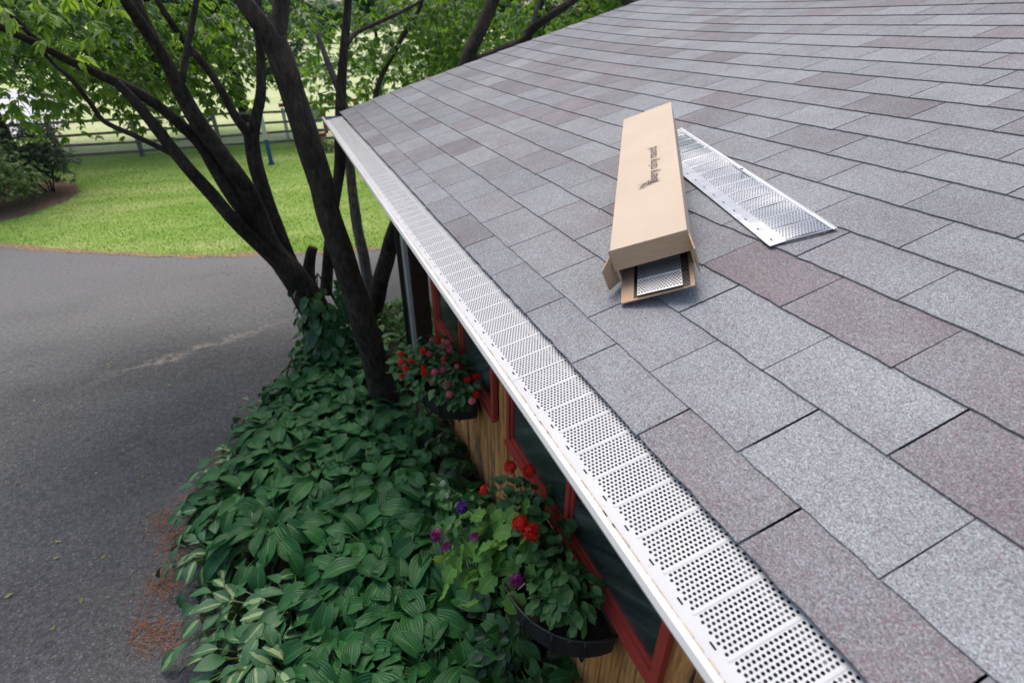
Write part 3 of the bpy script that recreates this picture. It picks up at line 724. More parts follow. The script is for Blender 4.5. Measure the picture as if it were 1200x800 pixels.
# low plants along the wall and behind the trunks
LC = [leaf_mesh('leaf', M['dark_cover'], .075, .055, 4, 'heart', .25, .25, .04, i) for i in range(3)]
LP = [leaf_mesh('leaf', M['pachy_leaf'], .10, .05, 4, 'ovate', .25, .3, .03, i) for i in range(3)]
def leafy(name, x, y, z, rad, hgt, n, meshes, label, cat, group, seed, s=1.):
    r = random.Random(seed); e = empty(name, (x, y, z), label, cat, group); st = MB()
    for i in range(n):
        az = r.uniform(0, 6.28); q = rad * math.sqrt(r.random()); h = hgt * (1 - .55 * (q / rad) ** 2) * r.uniform(.55, 1.05)
        p = Vector((math.cos(az) * q, math.sin(az) * q, h))
        if i % 3 == 0: st.tube([(p.x * .35, p.y * .35, 0), p], .0025, 4, False)
        place(r.choice(meshes), 'leaf', e, p, az - math.pi / 2 + r.uniform(-.8, .8), R(r.uniform(-50, 15)), r.uniform(-.5, .5), s * r.uniform(.7, 1.25))
    st.obj('stem', M['stalk'], e); return e
for i, (x, y, n) in enumerate([(.10, 1.55, 70), (.16, 1.95, 70), (.12, 1.15, 70), (-.12, 1.30, 60), (.20, 2.4, 55), (.22, 2.9, 45), (.20, 3.4, 40)]):
    leafy('ground_cover_plant', x, y, .01, .26, .42, n, LC, 'low dark leafy plant at the foot of the wall under the flower boxes', 'plant', 'low plants along the wall', 500 + i)
for i, (x, y, n) in enumerate([(.35, 6.2, 60), (.62, 6.3, 60), (.2, 5.75, 50), (.55, 5.75, 55), (.05, 6.4, 45), (.85, 6.0, 50), (.2, 5.2, 50), (.25, 4.8, 45)]):
    leafy('ground_cover_plant', x, y, .01, .28, .34, n, LP, 'light green leafy plant between the tree trunks and the brown post', 'plant', 'light green plants behind the trunks', 540 + i)

# ------------------------------------------------------------------ flower boxes
ZR = EAVE - 1.47
def flower_box(yc, a, b, label):
    e = empty('flower_box', (WX - .03, yc, ZR), label, 'flower box', 'half round flower boxes on the wall'); D = .235
    li = MB(); nr, nc = 6, 18
    for i in range(nr + 1):
        t = i / nr; k = (1 - (t * .93) ** 3.2) ** .5; z = -.012 - D * math.sin(t * math.pi / 2)
        for j in range(nc + 1):
            q = math.pi * j / nc; li.v.append((-math.sin(q) * b * .97 * k, -math.cos(q) * a * .97 * k, z)); li.uv.append((0, 0))
    for i in range(nr):
        for j in range(nc): c = i * (nc + 1) + j; li.f.append((c, c + 1, c + nc + 2, c + nc + 1))
    li.f.append(tuple(nr * (nc + 1) + j for j in range(nc + 1)))
    li.obj('liner', M['black_liner'], e, True)
    so = MB(); so.add([(0, 0, -.03)] + [(-math.sin(math.pi * j / 24) * b * .94, -math.cos(math.pi * j / 24) * a * .94, -.04 + .012 * math.sin(j * 1.9)) for j in range(25)], [(0, j + 2, j + 1) for j in range(24)])
    so.obj('soil', M['potting_soil'], e)
    def arc(z, k=1.): return [(-math.sin(math.pi * j / 24) * b * k, -math.cos(math.pi * j / 24) * a * k, z) for j in range(25)]
    rm = MB(); rm.tube(arc(0), .0075, 6); rm.tube([(0, -a, 0), (0, a, 0)], .006, 6); rm.obj('rim', M['black_metal'], e, True)
    rm = MB(); rm.tube(arc(-.20, .84), .006, 6); rm.obj('band', M['black_metal'], e, True)
    for j in range(1, 8):
        q = math.pi * j / 8; pts = []
        for i in range(8):
            t = i / 7; k = (1 - (t * .93) ** 3.2) ** .5 * 1.005; pts.append((-math.sin(q) * b * k - .004, -math.cos(q) * a * k, -(D + .016) * math.sin(t * math.pi / 2)))
        bb = MB(); bb.tube(pts, .0055, 6); bb.obj('bar', M['black_metal'], e, True)
    return e
PB, FB = (1.415, .385, .36), (3.235, .385, .36)
flower_box(*PB, 'black half round flower box with lime vine and red geraniums below the nearer window')
flower_box(*FB, 'black half round flower box with pink and red begonias below the farther window')
tg = MB(); tg.box((0, 0, 0), (.035, .002, .06), Matrix.Rotation(.5, 3, 'X') @ Matrix.Rotation(.4, 3, 'Z')); o = tg.obj('plant_label', M['tag_white'], None, loc=(WX - .33, PB[0] - .03, ZR + .03)); tag(o, 'small torn cream plant label stuck in the rim of the nearer flower box', 'plant label')
VL_ = [leaf_mesh('leaf', M['vine_leaf'], .125, .105, 6, 'heart', .22, .30, .05, i, lobes=1) for i in range(4)]
GLF = [leaf_mesh('leaf', M['geranium_leaf'], .058, .058, 4, 'round', .30, .05, .06, i) for i in range(3)]
PLF = [leaf_mesh('leaf', M['petunia_leaf'], .055, .036, 4, 'ovate', .25, .3, .04, i) for i in range(3)]
def petal_ball(m, rad, n, seed, ps=.016):
    r = random.Random(seed); mb = MB()
    for i in range(n):
        z = 1 - 1.35 * (i + .5) / n; q = math.sqrt(max(0, 1 - z * z)); a = i * 2.39996; c = Vector((math.cos(a) * q, math.sin(a) * q, z * .8)) * rad * r.uniform(.6, 1.2)
        nn = c.normalized(); t = nn.orthogonal().normalized(); b = nn.cross(t); ph = r.uniform(0, 6)
        for k in range(5):
            w = ph + k * 1.2566; d = t * math.cos(w) + b * math.sin(w); e = t * math.cos(w + 1.57) + b * math.sin(w + 1.57)
            mb.add([c, c + d * ps * .6 + e * ps * .38 + nn * .002, c + d * ps + nn * .001, c + d * ps * .6 - e * ps * .38 + nn * .002], [(0, 1, 2, 3)])
    return mb.mesh('flower', m)
def petal_disc(m, rad, rings, seed):
    r = random.Random(seed); mb = MB()
    for g in range(rings):
        n = 11 - 2 * g; rr = rad * (1 - .25 * g)
        for k in range(n):
            a = k * 6.283 / n + g * .4 + r.uniform(-.1, .1); d = Vector((math.cos(a), math.sin(a), 0)); e = Vector((-d.y, d.x, 0)); z = .006 * g
            mb.add([Vector((0, 0, z)), d * rr * .6 + e * rr * .24 + Vector((0, 0, z + .008)), d * rr + Vector((0, 0, z + .001 - .008)), d * rr * .6 - e * rr * .24 + Vector((0, 0, z + .008))], [(0, 1, 2, 3)])
    return mb.mesh('flower', m)
def W(px_, py_, z):                            # point at height z sighted in the survey
    return ground(px_, py_, z)
def flower(e, me, p, up=Vector((-.4, -.3, .85)), foot=None, s=1.):
    o = link('flower', me, e); q = up.to_track_quat('Z', 'Y').to_matrix().to_4x4(); lp = p - e.location
    o.matrix_basis = Matrix.Translation(lp) @ q @ Matrix.Scale(s, 4)
    if foot is not None:
        mb = MB(); mb.tube([foot, foot * .4 + lp * .6 + Vector((0, 0, .03)), lp], .003, 5, False); mb.obj('stem', M['stalk'], e, True)
# lime vine trailing over the front
def trailing(loc, targets, meshes, name, label, cat, seed, s=1., per=9, radius=.10):
    r = random.Random(seed); e = empty(name, loc, label, cat)
    for tp in targets:
        tp = tp - e.location; mid = tp * .5 + Vector((0, 0, .10)); pts, _ = smooth_path([Vector((0, 0, 0)), mid, tp], [1, 1, 1], 4); mb = MB(); mb.tube(pts, .0035, 5, False); mb.obj('stem', M['petiole'], e, True)
        for k in range(per):
            p = pts[min(len(pts) - 1, int(len(pts) * (.3 + .7 * r.random())))] + Vector((r.gauss(0, radius * .5), r.gauss(0, radius * .6), r.gauss(.02, radius * .45)))
            place(r.choice(meshes), 'leaf', e, p, r.uniform(.2, 2.6), R(r.uniform(-60, -5)), r.uniform(-.5, .5), s * r.uniform(.6, 1.15))
    return e
pb = Vector((WX - .03 - .16, PB[0], ZR - .03))
trailing(pb + Vector((-.08, .22, 0)), [W(560, 640, ZR + .02), W(545, 690, ZR - .16), W(585, 660, ZR + .03), W(575, 620, ZR + .14), W(620, 645, ZR + .10), W(535, 660, ZR - .10), W(600, 690, ZR - .05), W(640, 650, ZR + .10), W(600, 640, ZR + .12), W(570, 665, ZR - .02)], VL_, 'sweet_potato_vine', 'lime green vine with lobed leaves trailing over the front of the nearer flower box', 'vine', 3, .86, 13, .10)
def bushy(name, label, cat, loc, targets, meshes, n, rad, seed, s=1.):
    r = random.Random(seed); e = empty(name, loc, label, cat)
    for tp in targets:
        c = tp - e.location; st = MB(); st.tube([Vector((c.x * .3, c.y * .3, 0)), c * .6, c], .004, 5, False); st.obj('stem', M['stalk'], e)
        for k in range(n):
            d = Vector((r.gauss(0, 1), r.gauss(0, 1), r.gauss(.3, .8))).normalized() * rad * r.random() ** .4
            place(r.choice(meshes), 'leaf', e, c + d, math.atan2(-d.x, d.y) + r.uniform(-.5, .5), R(r.uniform(-45, 20)), r.uniform(-.5, .5), s * r.uniform(.7, 1.3))
    return e
g1 = bushy('geranium', 'red geranium with two scarlet heads in the middle of the nearer flower box', 'geranium', pb + Vector((.04, .10, 0)), [W(625, 640, ZR + .17), W(650, 615, ZR + .15), W(610, 600, ZR + .16)], GLF, 18, .10, 5)
RF = [petal_ball(M['red_petal'], .034, 24, i, .021) for i in range(3)]
flower(g1, RF[0], W(609, 613, ZR + .26), foot=Vector((0, 0, .05))); flower(g1, RF[1], W(622, 624, ZR + .25), foot=Vector((0, 0, .05)), s=1.1)
g2 = bushy('geranium', 'red geranium at the far end of the nearer flower box against the boards', 'geranium', pb + Vector((.06, .26, 0)), [W(615, 575, ZR + .17), W(635, 580, ZR + .13), W(590, 580, ZR + .12)], GLF, 16, .085, 6, .9)
flower(g2, RF[2], W(598, 547, ZR + .27), foot=Vector((0, 0, .05)), s=.85); flower(g2, RF[0], W(620, 552, ZR + .24), foot=Vector((0, 0, .05)), s=.9); flower(g2, RF[1], W(567, 574, ZR + .22), foot=Vector((0, 0, .05)), s=.65)
p1 = bushy('petunia', 'bright green bushy plant with one dark purple bloom near the empty soil', 'petunia', pb + Vector((-.02, -.08, 0)), [W(640, 690, ZR + .08), W(665, 700, ZR + .08), W(680, 690, ZR + .10), W(650, 670, ZR + .13), W(668, 680, ZR + .14), W(676, 712, ZR + .07), W(652, 705, ZR + .07), W(655, 655, ZR + .12)], PLF, 36, .09, 8, 1.05)
PF = [petal_disc(M['magenta_petal'], .042, 4, i) for i in range(2)]; VF = petal_ball(M['violet_petal'], .026, 22, 9, .018)
flower(p1, PF[0], W(605, 680, ZR + .06), Vector((-.5, -.7, .5)), Vector((0, .05, .02)), 1.0)
p2 = bushy('petunia', 'trailing plant with magenta and violet blooms in the nearer flower box', 'petunia', pb + Vector((-.10, .30, 0)), [W(540, 610, ZR + .10), W(525, 625, ZR + .04), W(560, 600, ZR + .10), W(545, 590, ZR + .12), W(575, 610, ZR + .14)], PLF, 16, .07, 12, 1.0)
flower(p2, VF, W(541, 594, ZR + .20), foot=Vector((0, 0, .02))); flower(p2, PF[1], W(511, 627, ZR + .08), Vector((-.6, -.4, .6)), Vector((0, 0, .02)), 1.0); flower(p2, PF[0], W(522, 640, ZR + .04), Vector((-.4, .1, .8)), None, .8); flower(p2, PF[1], W(556, 628, ZR + .13), Vector((-.3, .3, .8)), None, .8)
CF = petal_ball(M['cream_petal'], .007, 3, 4, .020)
p3 = bushy('snapdragon', 'thin plant with pale cream buds at the far left of the nearer flower box', 'snapdragon', pb + Vector((-.12, .33, 0)), [W(520, 575, ZR + .14), W(528, 590, ZR + .12)], PLF, 8, .06, 13, .9)
for q in ((519, 565), (523, 580)): flower(p3, CF, W(q[0], q[1], ZR + .16), Vector((-.5, 0, .6)), Vector((0, 0, .02)), .9)
# begonias in the far box
BLF = [leaf_mesh('leaf', M['geranium_leaf'], .06, .045, 4, 'ovate', .25, .2, .04, i) for i in range(3)]
fb = Vector((WX - .03 - .15, FB[0], ZR - .03))
KF = [petal_ball(M['pink_petal'], .018, 9, 20 + i, .020) for i in range(2)]; RF2 = [petal_ball(M['red_petal'], .018, 9, 30 + i, .020) for i in range(2)]
for i, (tx, lab, ms, n) in enumerate([
    ([(480, 430), (490, 420), (495, 445), (500, 410)], 'begonia with dark red blooms at the far left end of the farther flower box', RF2, 12),
    ([(510, 425), (520, 440), (515, 410), (525, 455)], 'begonia with pink blooms in the middle of the farther flower box', KF, 16),
    ([(535, 440), (545, 450), (530, 420), (540, 460)], 'begonia with crimson blooms at the near end of the farther flower box', RF2 + KF, 10)]):
    e = bushy('begonia', lab, 'begonia', fb + Vector((0, .2 - .2 * i, 0)), [W(x, y, ZR + .10) for x, y in tx], BLF, 46, .12, 40 + i)
    rr = random.Random(60 + i)
    for k in range(n):
        q = rr.choice(tx); flower(e, rr.choice(ms), W(q[0] + rr.uniform(-14, 14), q[1] + rr.uniform(-16, 12), ZR + rr.uniform(.12, .22)), Vector((rr.uniform(-.6, 0), rr.uniform(-.6, .2), .8)), None, rr.uniform(.8, 1.2))

# ------------------------------------------------------------------ trees
def px_path(pts):                              # (x, y, distance along Y, half width in pixels)
    P, r = [], []
    for x, y, Y, h in pts:
        p = at(x, y, Y); P.append(p); r.append(h * (p - CAM).dot(_F) / FOC)
    return P, r
def stem(parent, pts, name, m='bark', n=12, per=6, root=None):
    P, r = px_path(pts)
    if pts[-1][1] < 12:                        # the limb goes on up into the crown
        d = (P[-1] - P[-2]).normalized(); d = (d + Vector((0, .15, .35))).normalized()
        P += [P[-1] + d * .55, P[-1] + d * 1.1 + Vector((0, .1, .25)), P[-1] + d * 1.6 + Vector((.1, .2, .7))]; r += [r[-1] * .82, r[-1] * .55, r[-1] * .2]
    if root: P = [Vector(root[:3])] + P; r = [root[3]] + r
    P, r = smooth_path(P, r, per); mb = MB(); mb.tube(P, r, n, True, .16, parent.location.x)
    o = mb.obj(name, M[m], None, True); o.parent = parent; o.matrix_parent_inverse = Matrix.Translation(-parent.location)
    return P, r
def leaflets(mb, c, d, size, r, n=5):          # one compound leaf: leaflets spread from the end of a stalk, hanging
    side = d.cross(Vector((0, 0, 1))); side = side.normalized() if side.length > .01 else Vector((1, 0, 0))
    for k in range(n):
        a = (k - (n - 1) / 2) * R(150) / n + r.uniform(-.15, .15); v = (d * math.cos(a) + side * math.sin(a) + Vector((0, 0, r.uniform(-.7, -.05)))).normalized()
        L = size * r.uniform(.7, 1.15) * (1 - .25 * abs(k - (n - 1) / 2) / n); s = v.cross(Vector((r.uniform(-.4, .4), r.uniform(-.4, .4), 1))).normalized() * L * .19; up = s.cross(v).normalized() * L * .06
        mb.add([c, c + v * L * .45 + s + up, c + v * L * .62, c + v * L * .45 - s + up, c + v * L - up], [(0, 2, 1), (0, 3, 2), (1, 2, 4), (2, 3, 4)])
def crown(tree, clumps, m, name='crown', size=.12, dens=170, seed=0, n=5):
    """clumps of leaves: (centre, radius, flatness)"""
    r = random.Random(seed); mb = MB(); tw = MB()
    for c, rad, fl in clumps:
        N = max(3, int(dens * rad ** 2.2))
        for k in range(N):
            d = Vector((r.gauss(0, 1), r.gauss(0, 1), r.gauss(0, 1))).normalized() * rad * r.random() ** .45; d.z *= fl
            p = c + d; out = Vector((d.x + r.gauss(0, .2), d.y + r.gauss(0, .2), -.15)).normalized()
            leaflets(mb, p, out, size * r.uniform(.75, 1.2), r, n)
            if k % 9 == 0: tw.tube([c + d * .1, c + d * .6 + Vector((0, 0, .03)), p], [.005, .0035, .002], 4, False)
    o = mb.obj(name, m, None); o.parent = tree; o.matrix_parent_inverse = Matrix.Translation(-tree.location); tag(o, kind='stuff')
    if tw.v: q = tw.obj('twigs', M['bark'], None); q.parent = tree; q.matrix_parent_inverse = Matrix.Translation(-tree.location); tag(q, kind='stuff')
A0 = Vector((-.50, 5.75, 0)); treeA = empty('multi_stem_tree', A0, 'dark multi stemmed tree at the edge of the hosta bed, its base wrapped in ivy', 'tree')
stem(treeA, [(388, 395, 5.65, 14.71), (362, 350, 5.6, 16.25), (338, 316, 5.55, 14.71), (316, 285, 5.5, 10.84), (293, 230, 5.4, 10.06), (262, 185, 5.3, 9.29), (235, 148, 5.2, 10.06), (213, 110, 5.1, 9.29), (193, 68, 5.0, 6.97), (168, 32, 4.9, 6.19), (143, -6, 4.8, 5.81), (110, -70, 4.7, 4.64)], 'trunk', root=(-.45, 5.7, -.1, .24))
stem(treeA, [(340, 320, 5.55, 9.29), (318, 290, 5.5, 8.51), (298, 262, 5.45, 8.51), (270, 226, 5.4, 7.74), (252, 198, 5.35, 6.97), (235, 170, 5.3, 6.97), (212, 146, 5.25, 6.58), (187, 125, 5.2, 6.19), (163, 110, 5.1, 6.19), (133, 95, 5.0, 5.81), (100, 80, 4.9, 5.03), (72, 67, 4.8, 4.64), (40, 50, 4.7, 4.26), (0, 32, 4.6, 3.87), (-60, 0, 4.5, 3.1)], 'limb')
stem(treeA, [(332, 315, 5.5, 8.51), (308, 290, 5.4, 8.13), (280, 264, 5.3, 7.74), (246, 226, 5.2, 7.35), (213, 188, 5.1, 6.97), (180, 146, 5.05, 6.19), (156, 117, 5.0, 5.42), (136, 97, 4.98, 4.64)], 'limb')
stem(treeA, [(208, 184, 5.1, 3.48), (189, 174, 5.05, 3.1), (160, 160, 5.0, 3.1), (123, 143, 4.95, 3.1), (107, 123, 4.9, 2.79), (85, 95, 4.8, 2.32), (60, 72, 4.8, 1.94), (30, 35, 4.7, 1.55)], 'limb', n=8)
stem(treeA, [(72, 68, 4.8, 3.1), (43, 48, 4.75, 3.1), (20, 25, 4.7, 2.71), (0, 8, 4.65, 2.48), (-40, -30, 4.6, 1.94)], 'limb', n=8)
stem(treeA, [(210, 108, 5.1, 6.19), (190, 64, 5.15, 5.42), (176, 35, 5.2, 5.03), (160, -2, 5.2, 4.64), (140, -60, 5.2, 3.87)], 'limb')
stem(treeA, [(352, 335, 5.6, 10.84), (338, 305, 5.65, 10.06), (322, 262, 5.7, 9.29), (306, 215, 5.75, 8.51), (297, 180, 5.8, 8.51), (294, 155, 5.8, 8.51)], 'limb')
stem(treeA, [(296, 165, 5.8, 6.97), (300, 140, 5.8, 6.19), (306, 105, 5.8, 5.42), (305, 60, 5.8, 5.03), (302, 20, 5.8, 4.64), (300, -40, 5.8, 3.87)], 'limb')
stem(treeA, [(294, 160, 5.8, 6.19), (277, 138, 5.7, 5.42), (255, 98, 5.6, 4.64), (232, 68, 5.5, 4.26), (212, 43, 5.5, 3.87), (187, 5, 5.4, 3.48), (170, -30, 5.4, 3.1)], 'limb')
stem(treeA, [(213, 95, 5.1, 3.87), (219, 60, 5.2, 3.48), (226, 25, 5.3, 3.1), (231, -5, 5.3, 3.1), (238, -50, 5.3, 2.32)], 'limb', n=8)
stem(treeA, [(365, 340, 5.75, 6.97), (362, 318, 5.78, 6.97), (364, 300, 5.8, 6.19), (367, 290, 5.8, 5.42)], 'stub')
stem(treeA, [(382, 345, 5.9, 6.97), (386, 285, 6.0, 6.19), (390, 250, 6.1, 6.19), (398, 195, 6.2, 6.58), (398, 150, 6.25, 6.19), (400, 100, 6.25, 5.81), (404, 50, 6.25, 5.03), (408, 0, 6.3, 4.26), (410, -50, 6.3, 3.87)], 'limb')
B0_ = Vector((-.10, 4.45, 0)); treeB = empty('leaning_tree', B0_, 'thick dark trunk leaning left in front of the others and forking at the top', 'tree')
stem(treeB, [(449, 462, 4.45, 16.2), (433, 400, 4.4, 14.85), (412, 335, 4.35, 14.4), (393, 275, 4.3, 13.95), (375, 212, 4.25, 13.95), (358, 155, 4.2, 13.95), (343, 110, 4.15, 14.4), (330, 72, 4.1, 15.3), (320, 45, 4.1, 14.4)], 'trunk', root=(-.09, 4.5, -.1, .17), n=14)
stem(treeB, [(330, 70, 4.1, 11.7), (313, 40, 4.05, 11.7), (296, 15, 4.0, 10.8), (278, -10, 4.0, 9.9), (250, -50, 3.95, 9.0)], 'limb')
stem(treeB, [(329, 70, 4.1, 9.9), (326, 40, 4.15, 9.9), (329, 10, 4.2, 9.9), (333, -20, 4.2, 9.0), (340, -60, 4.2, 8.1)], 'limb')
C0_ = Vector((.05, 6.25, 0)); treeC = empty('forked_tree', C0_, 'dark trunk leaning right under the gutter beside the thin grey sapling', 'tree')
stem(treeC, [(436, 378, 6.2, 10), (440, 355, 6.2, 10), (450, 315, 6.2, 9), (458, 285, 6.2, 8.5), (465, 262, 6.2, 8)], 'trunk', root=(.05, 6.25, -.05, .11))
stem(treeC, [(465, 262, 6.2, 8), (490, 205, 6.5, 8), (515, 150, 6.75, 8), (536, 98, 6.95, 8), (549, 66, 7.0, 8), (562, 38, 7.05, 7.5), (580, -5, 7.1, 7), (600, -60, 7.1, 6)], 'limb')
D0_ = Vector((.02, 6.4, 0)); treeD = empty('grey_sapling', D0_, 'thin crooked pale grey sapling between the dark trunks and the gutter', 'tree')
stem(treeD, [(434, 380, 6.35, 6), (433, 350, 6.35, 6), (427, 305, 6.4, 6), (418, 262, 6.4, 6), (413, 225, 6.45, 5.5), (409, 180, 6.5, 5), (404, 128, 6.5, 4.5), (393, 95, 6.5, 4), (383, 70, 6.5, 3.5), (372, 40, 6.5, 2.5)], 'trunk', 'bark_grey', 8, root=(.02, 6.4, -.05, .06))
E0_ = Vector((1.9, 8.2, 0)); treeE = empty('roofside_tree', E0_, 'tree beyond the gable with bare limbs rising over the roof edge', 'tree')
mb = MB(); mb.tube(*smooth_path([Vector((1.9, 8.2, -.05)), Vector((1.95, 8.15, 1.4)), Vector((2.1, 8.0, 2.4)), Vector((2.2, 7.9, 3.0))], [.16, .14, .12, .11], 5), 12, True, .15); o = mb.obj('trunk', M['bark'], None, True); o.parent = treeE; o.matrix_parent_inverse = Matrix.Translation(-E0_)
stem(treeE, [(612, 50, 7.8, 6), (622, 36, 7.8, 5.5), (640, 22, 7.75, 5), (660, 9, 7.7, 4.5), (680, -5, 7.7, 4), (720, -35, 7.6, 3)], 'limb', n=8, root=(2.2, 7.9, 2.9, .10))
stem(treeE, [(623, 35, 7.8, 3.5), (626, 22, 7.8, 3), (631, 5, 7.8, 2.5), (634, -20, 7.8, 2)], 'limb', 'bark_grey', 8)
stem(treeC, [(492, 205, 6.5, 4), (470, 165, 7.0, 3.5), (440, 128, 7.6, 3), (447, 90, 7.9, 3), (462, 62, 8.0, 2.8), (475, 38, 8.1, 2.6), (487, 20, 8.1, 2.4), (496, -4, 8.1, 2.)], 'limb', n=8)
stem(treeA, [(404, 56, 6.25, 3), (417, 39, 6.4, 2.4), (440, 28, 6.6, 2.2), (470, 14, 6.8, 2), (500, -4, 7.0, 1.6)], 'limb', n=8)
stem(treeE, [(735, 14, 6.15, 3.5), (745, 10, 6.1, 4), (760, 4, 6.0, 4.5), (785, -4, 5.9, 4.5), (830, -20, 5.8, 4)], 'limb', n=8)
stem(treeE, [(745, 10, 6.25, 5), (737, 3, 6.25, 5.5), (730, -8, 6.3, 5.5), (715, -40, 6.35, 5)], 'limb', n=8)
# crowns
def cl(lst): return [(at(x, y, Y), rad, fl) for x, y, Y, rad, fl in lst]
r = random.Random(5)
lowA = []
for x, y, Y in [(20, 20, 6.0), (80, 15, 6.2), (45, 75, 6.4), (110, 60, 6.6), (150, 40, 6.6), (20, 120, 6.6), (65, 118, 7.0), (150, 112, 7.0), (190, 90, 7.0), (120, 20, 6.0), (175, 15, 6.4), (215, 30, 6.6), (250, 15, 6.8), (240, 80, 7.0), (255, 110, 7.2), (280, 60, 7.2), (275, 95, 7.4), (290, 20, 7.0), (180, 126, 7.4), (215, 122, 7.4), (0, 60, 5.8), (350, 20, 7.0), (345, 75, 7.4), (165, 80, 6.8), (60, 45, 6.8), (200, 55, 7.4), (135, 85, 7.5), (90, 95, 7.6)]:
    lowA.append((x + r.uniform(-6, 6), y + r.uniform(-6, 6), Y, r.uniform(.36, .56), .75))
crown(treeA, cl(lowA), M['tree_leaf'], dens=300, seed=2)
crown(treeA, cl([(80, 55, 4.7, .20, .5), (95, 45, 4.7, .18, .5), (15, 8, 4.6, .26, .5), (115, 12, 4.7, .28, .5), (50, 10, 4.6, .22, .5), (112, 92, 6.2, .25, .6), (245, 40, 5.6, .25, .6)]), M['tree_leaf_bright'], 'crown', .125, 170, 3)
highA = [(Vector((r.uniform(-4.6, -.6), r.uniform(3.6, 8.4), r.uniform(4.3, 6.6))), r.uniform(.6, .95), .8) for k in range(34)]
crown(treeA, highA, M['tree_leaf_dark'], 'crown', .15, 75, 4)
lowB = []
for x, y, Y in [(385, 25, 8.2), (430, 20, 8.4), (470, 20, 8.5), (510, 15, 8.5), (540, 40, 8.6), (380, 75, 8.8), (370, 110, 9.0), (440, 65, 8.8), (485, 60, 8.8), (520, 75, 8.8), (470, 95, 9.0), (430, 118, 9.2), (500, 100, 9.0), (600, 15, 8.6), (575, 55, 8.8), (640, 12, 8.8), (600, 45, 9.0), (690, 5, 8.6), (660, 28, 9.0), (455, 45, 8.2), (560, 15, 8.6), (410, 55, 8.8), (445, 100, 9.2), (625, 60, 9.4)]:
    lowB.append((x + r.uniform(-5, 5), y + r.uniform(-5, 5), Y, r.uniform(.38, .6), .75))
crown(treeE, cl(lowB), M['tree_leaf'], 'crown', .13, 270, 6)
highB = [(Vector((r.uniform(.2, 6.2), r.uniform(7.4, 10.5), r.uniform(4.6, 6.8))), r.uniform(.6, .95), .8) for k in range(26)]
crown(treeE, highB, M['tree_leaf'], 'crown', .15, 80, 7)
# a second broad tree on the lawn side, its lower boughs behind the dark stems
F0_ = Vector((-4.6, 11.9, 0)); treeF = empty('lawn_tree', Vector((-1.6, 22.4, 0)), 'leafy green tree beyond the paddock fence behind the dark stems', 'tree')
mb = MB(); mb.tube(*smooth_path([Vector((0, 0, -.05)), Vector((.05, 0, 1.6)), Vector((-.05, .1, 3.4)), Vector((0, .1, 6.)) ], [.2, .17, .13, .06], 5), 10, True, .12); mb.obj('trunk', M['bark'], treeF, True)
crown(treeF, [(Vector((-1.6 + r.uniform(-3.8, 2.8), 22.4 + r.uniform(-1.8, 1.8), r.uniform(2.0, 7.5))), r.uniform(.8, 1.2), .8) for k in range(70)], M['tree_leaf_dark'], 'crown', .24, 120, 14)
def back_tree(loc, label, w, d, z0, z1, k, mm, size, dens, seed):
    rr = random.Random(seed); e = empty('broadleaf_tree', loc, label, 'tree'); L = Vector(loc); mb = MB()
    mb.tube(*smooth_path([Vector((0, 0, -.05)), Vector((.08, 0, z0)), Vector((-.08, .1, (z0 + z1) / 2)), Vector((0, .1, z1 * .85))], [.22, .18, .13, .05], 5), 10, True, .12); mb.obj('trunk', M['bark'], e, True)
    crown(e, [(L + Vector((rr.uniform(-w, w), rr.uniform(-d, d), rr.uniform(z0, z1))), rr.uniform(.8, 1.2), .8) for _ in range(k)], M[mm], 'crown', size, dens, seed)
back_tree((7.2, 16.5, 0), 'bright green tree beyond the gable seen above the middle of the rake', 3.6, 2., 1.9, 8., 70, 'tree_leaf', .20, 120, 41)
back_tree((12.5, 21., 0), 'dark green tree far beyond the roof at the top of the rake', 4.2, 2., 1.4, 9., 70, 'tree_leaf_dark', .24, 100, 42)
back_tree((-9.8, 19.8 + 3, 0), 'tall dark tree beyond the fence at the left edge', 4.2, 2., 2.2, 9., 80, 'tree_leaf_dark', .24, 120, 43)
# ivy
IV = [leaf_mesh('leaf', M['ivy_leaf'], .085, .07, 4, 'heart', .2, .25, .05, i) for i in range(3)]
ivy = empty('ivy', A0, 'glossy green ivy climbing the base of the multi stemmed tree', 'ivy'); r = random.Random(9); mb = MB()
for k in range(300):
    t = r.random() ** 1.1; c = Vector((-.36, 5.45, .15)).lerp(at(372, 335, 5.5), t); a = r.uniform(math.pi * .85, math.pi * 2.15); q = .27 - .09 * t + r.uniform(-.03, .09)
    p = c + Vector((math.cos(a) * q, math.sin(a) * q, r.uniform(-.05, .05)))
    place(r.choice(IV), 'leaf', ivy, p - A0, a - math.pi / 2 + r.uniform(-.4, .4), R(r.uniform(-85, -25)), r.uniform(-.5, .5), r.uniform(.9, 1.6))
for k in range(6):
    a = r.uniform(3, 6); mb.tube(smooth_path([Vector((.05 + math.cos(a) * .2, -.08 + math.sin(a) * .2, .0)), Vector((.02 + math.cos(a + .4) * .2, -.08 + math.sin(a + .4) * .2, .6)), at(372, 320, 5.6) - A0], [.008, .007, .005], 5)[0], .006, 5)
mb.obj('stem', M['bark'], ivy)

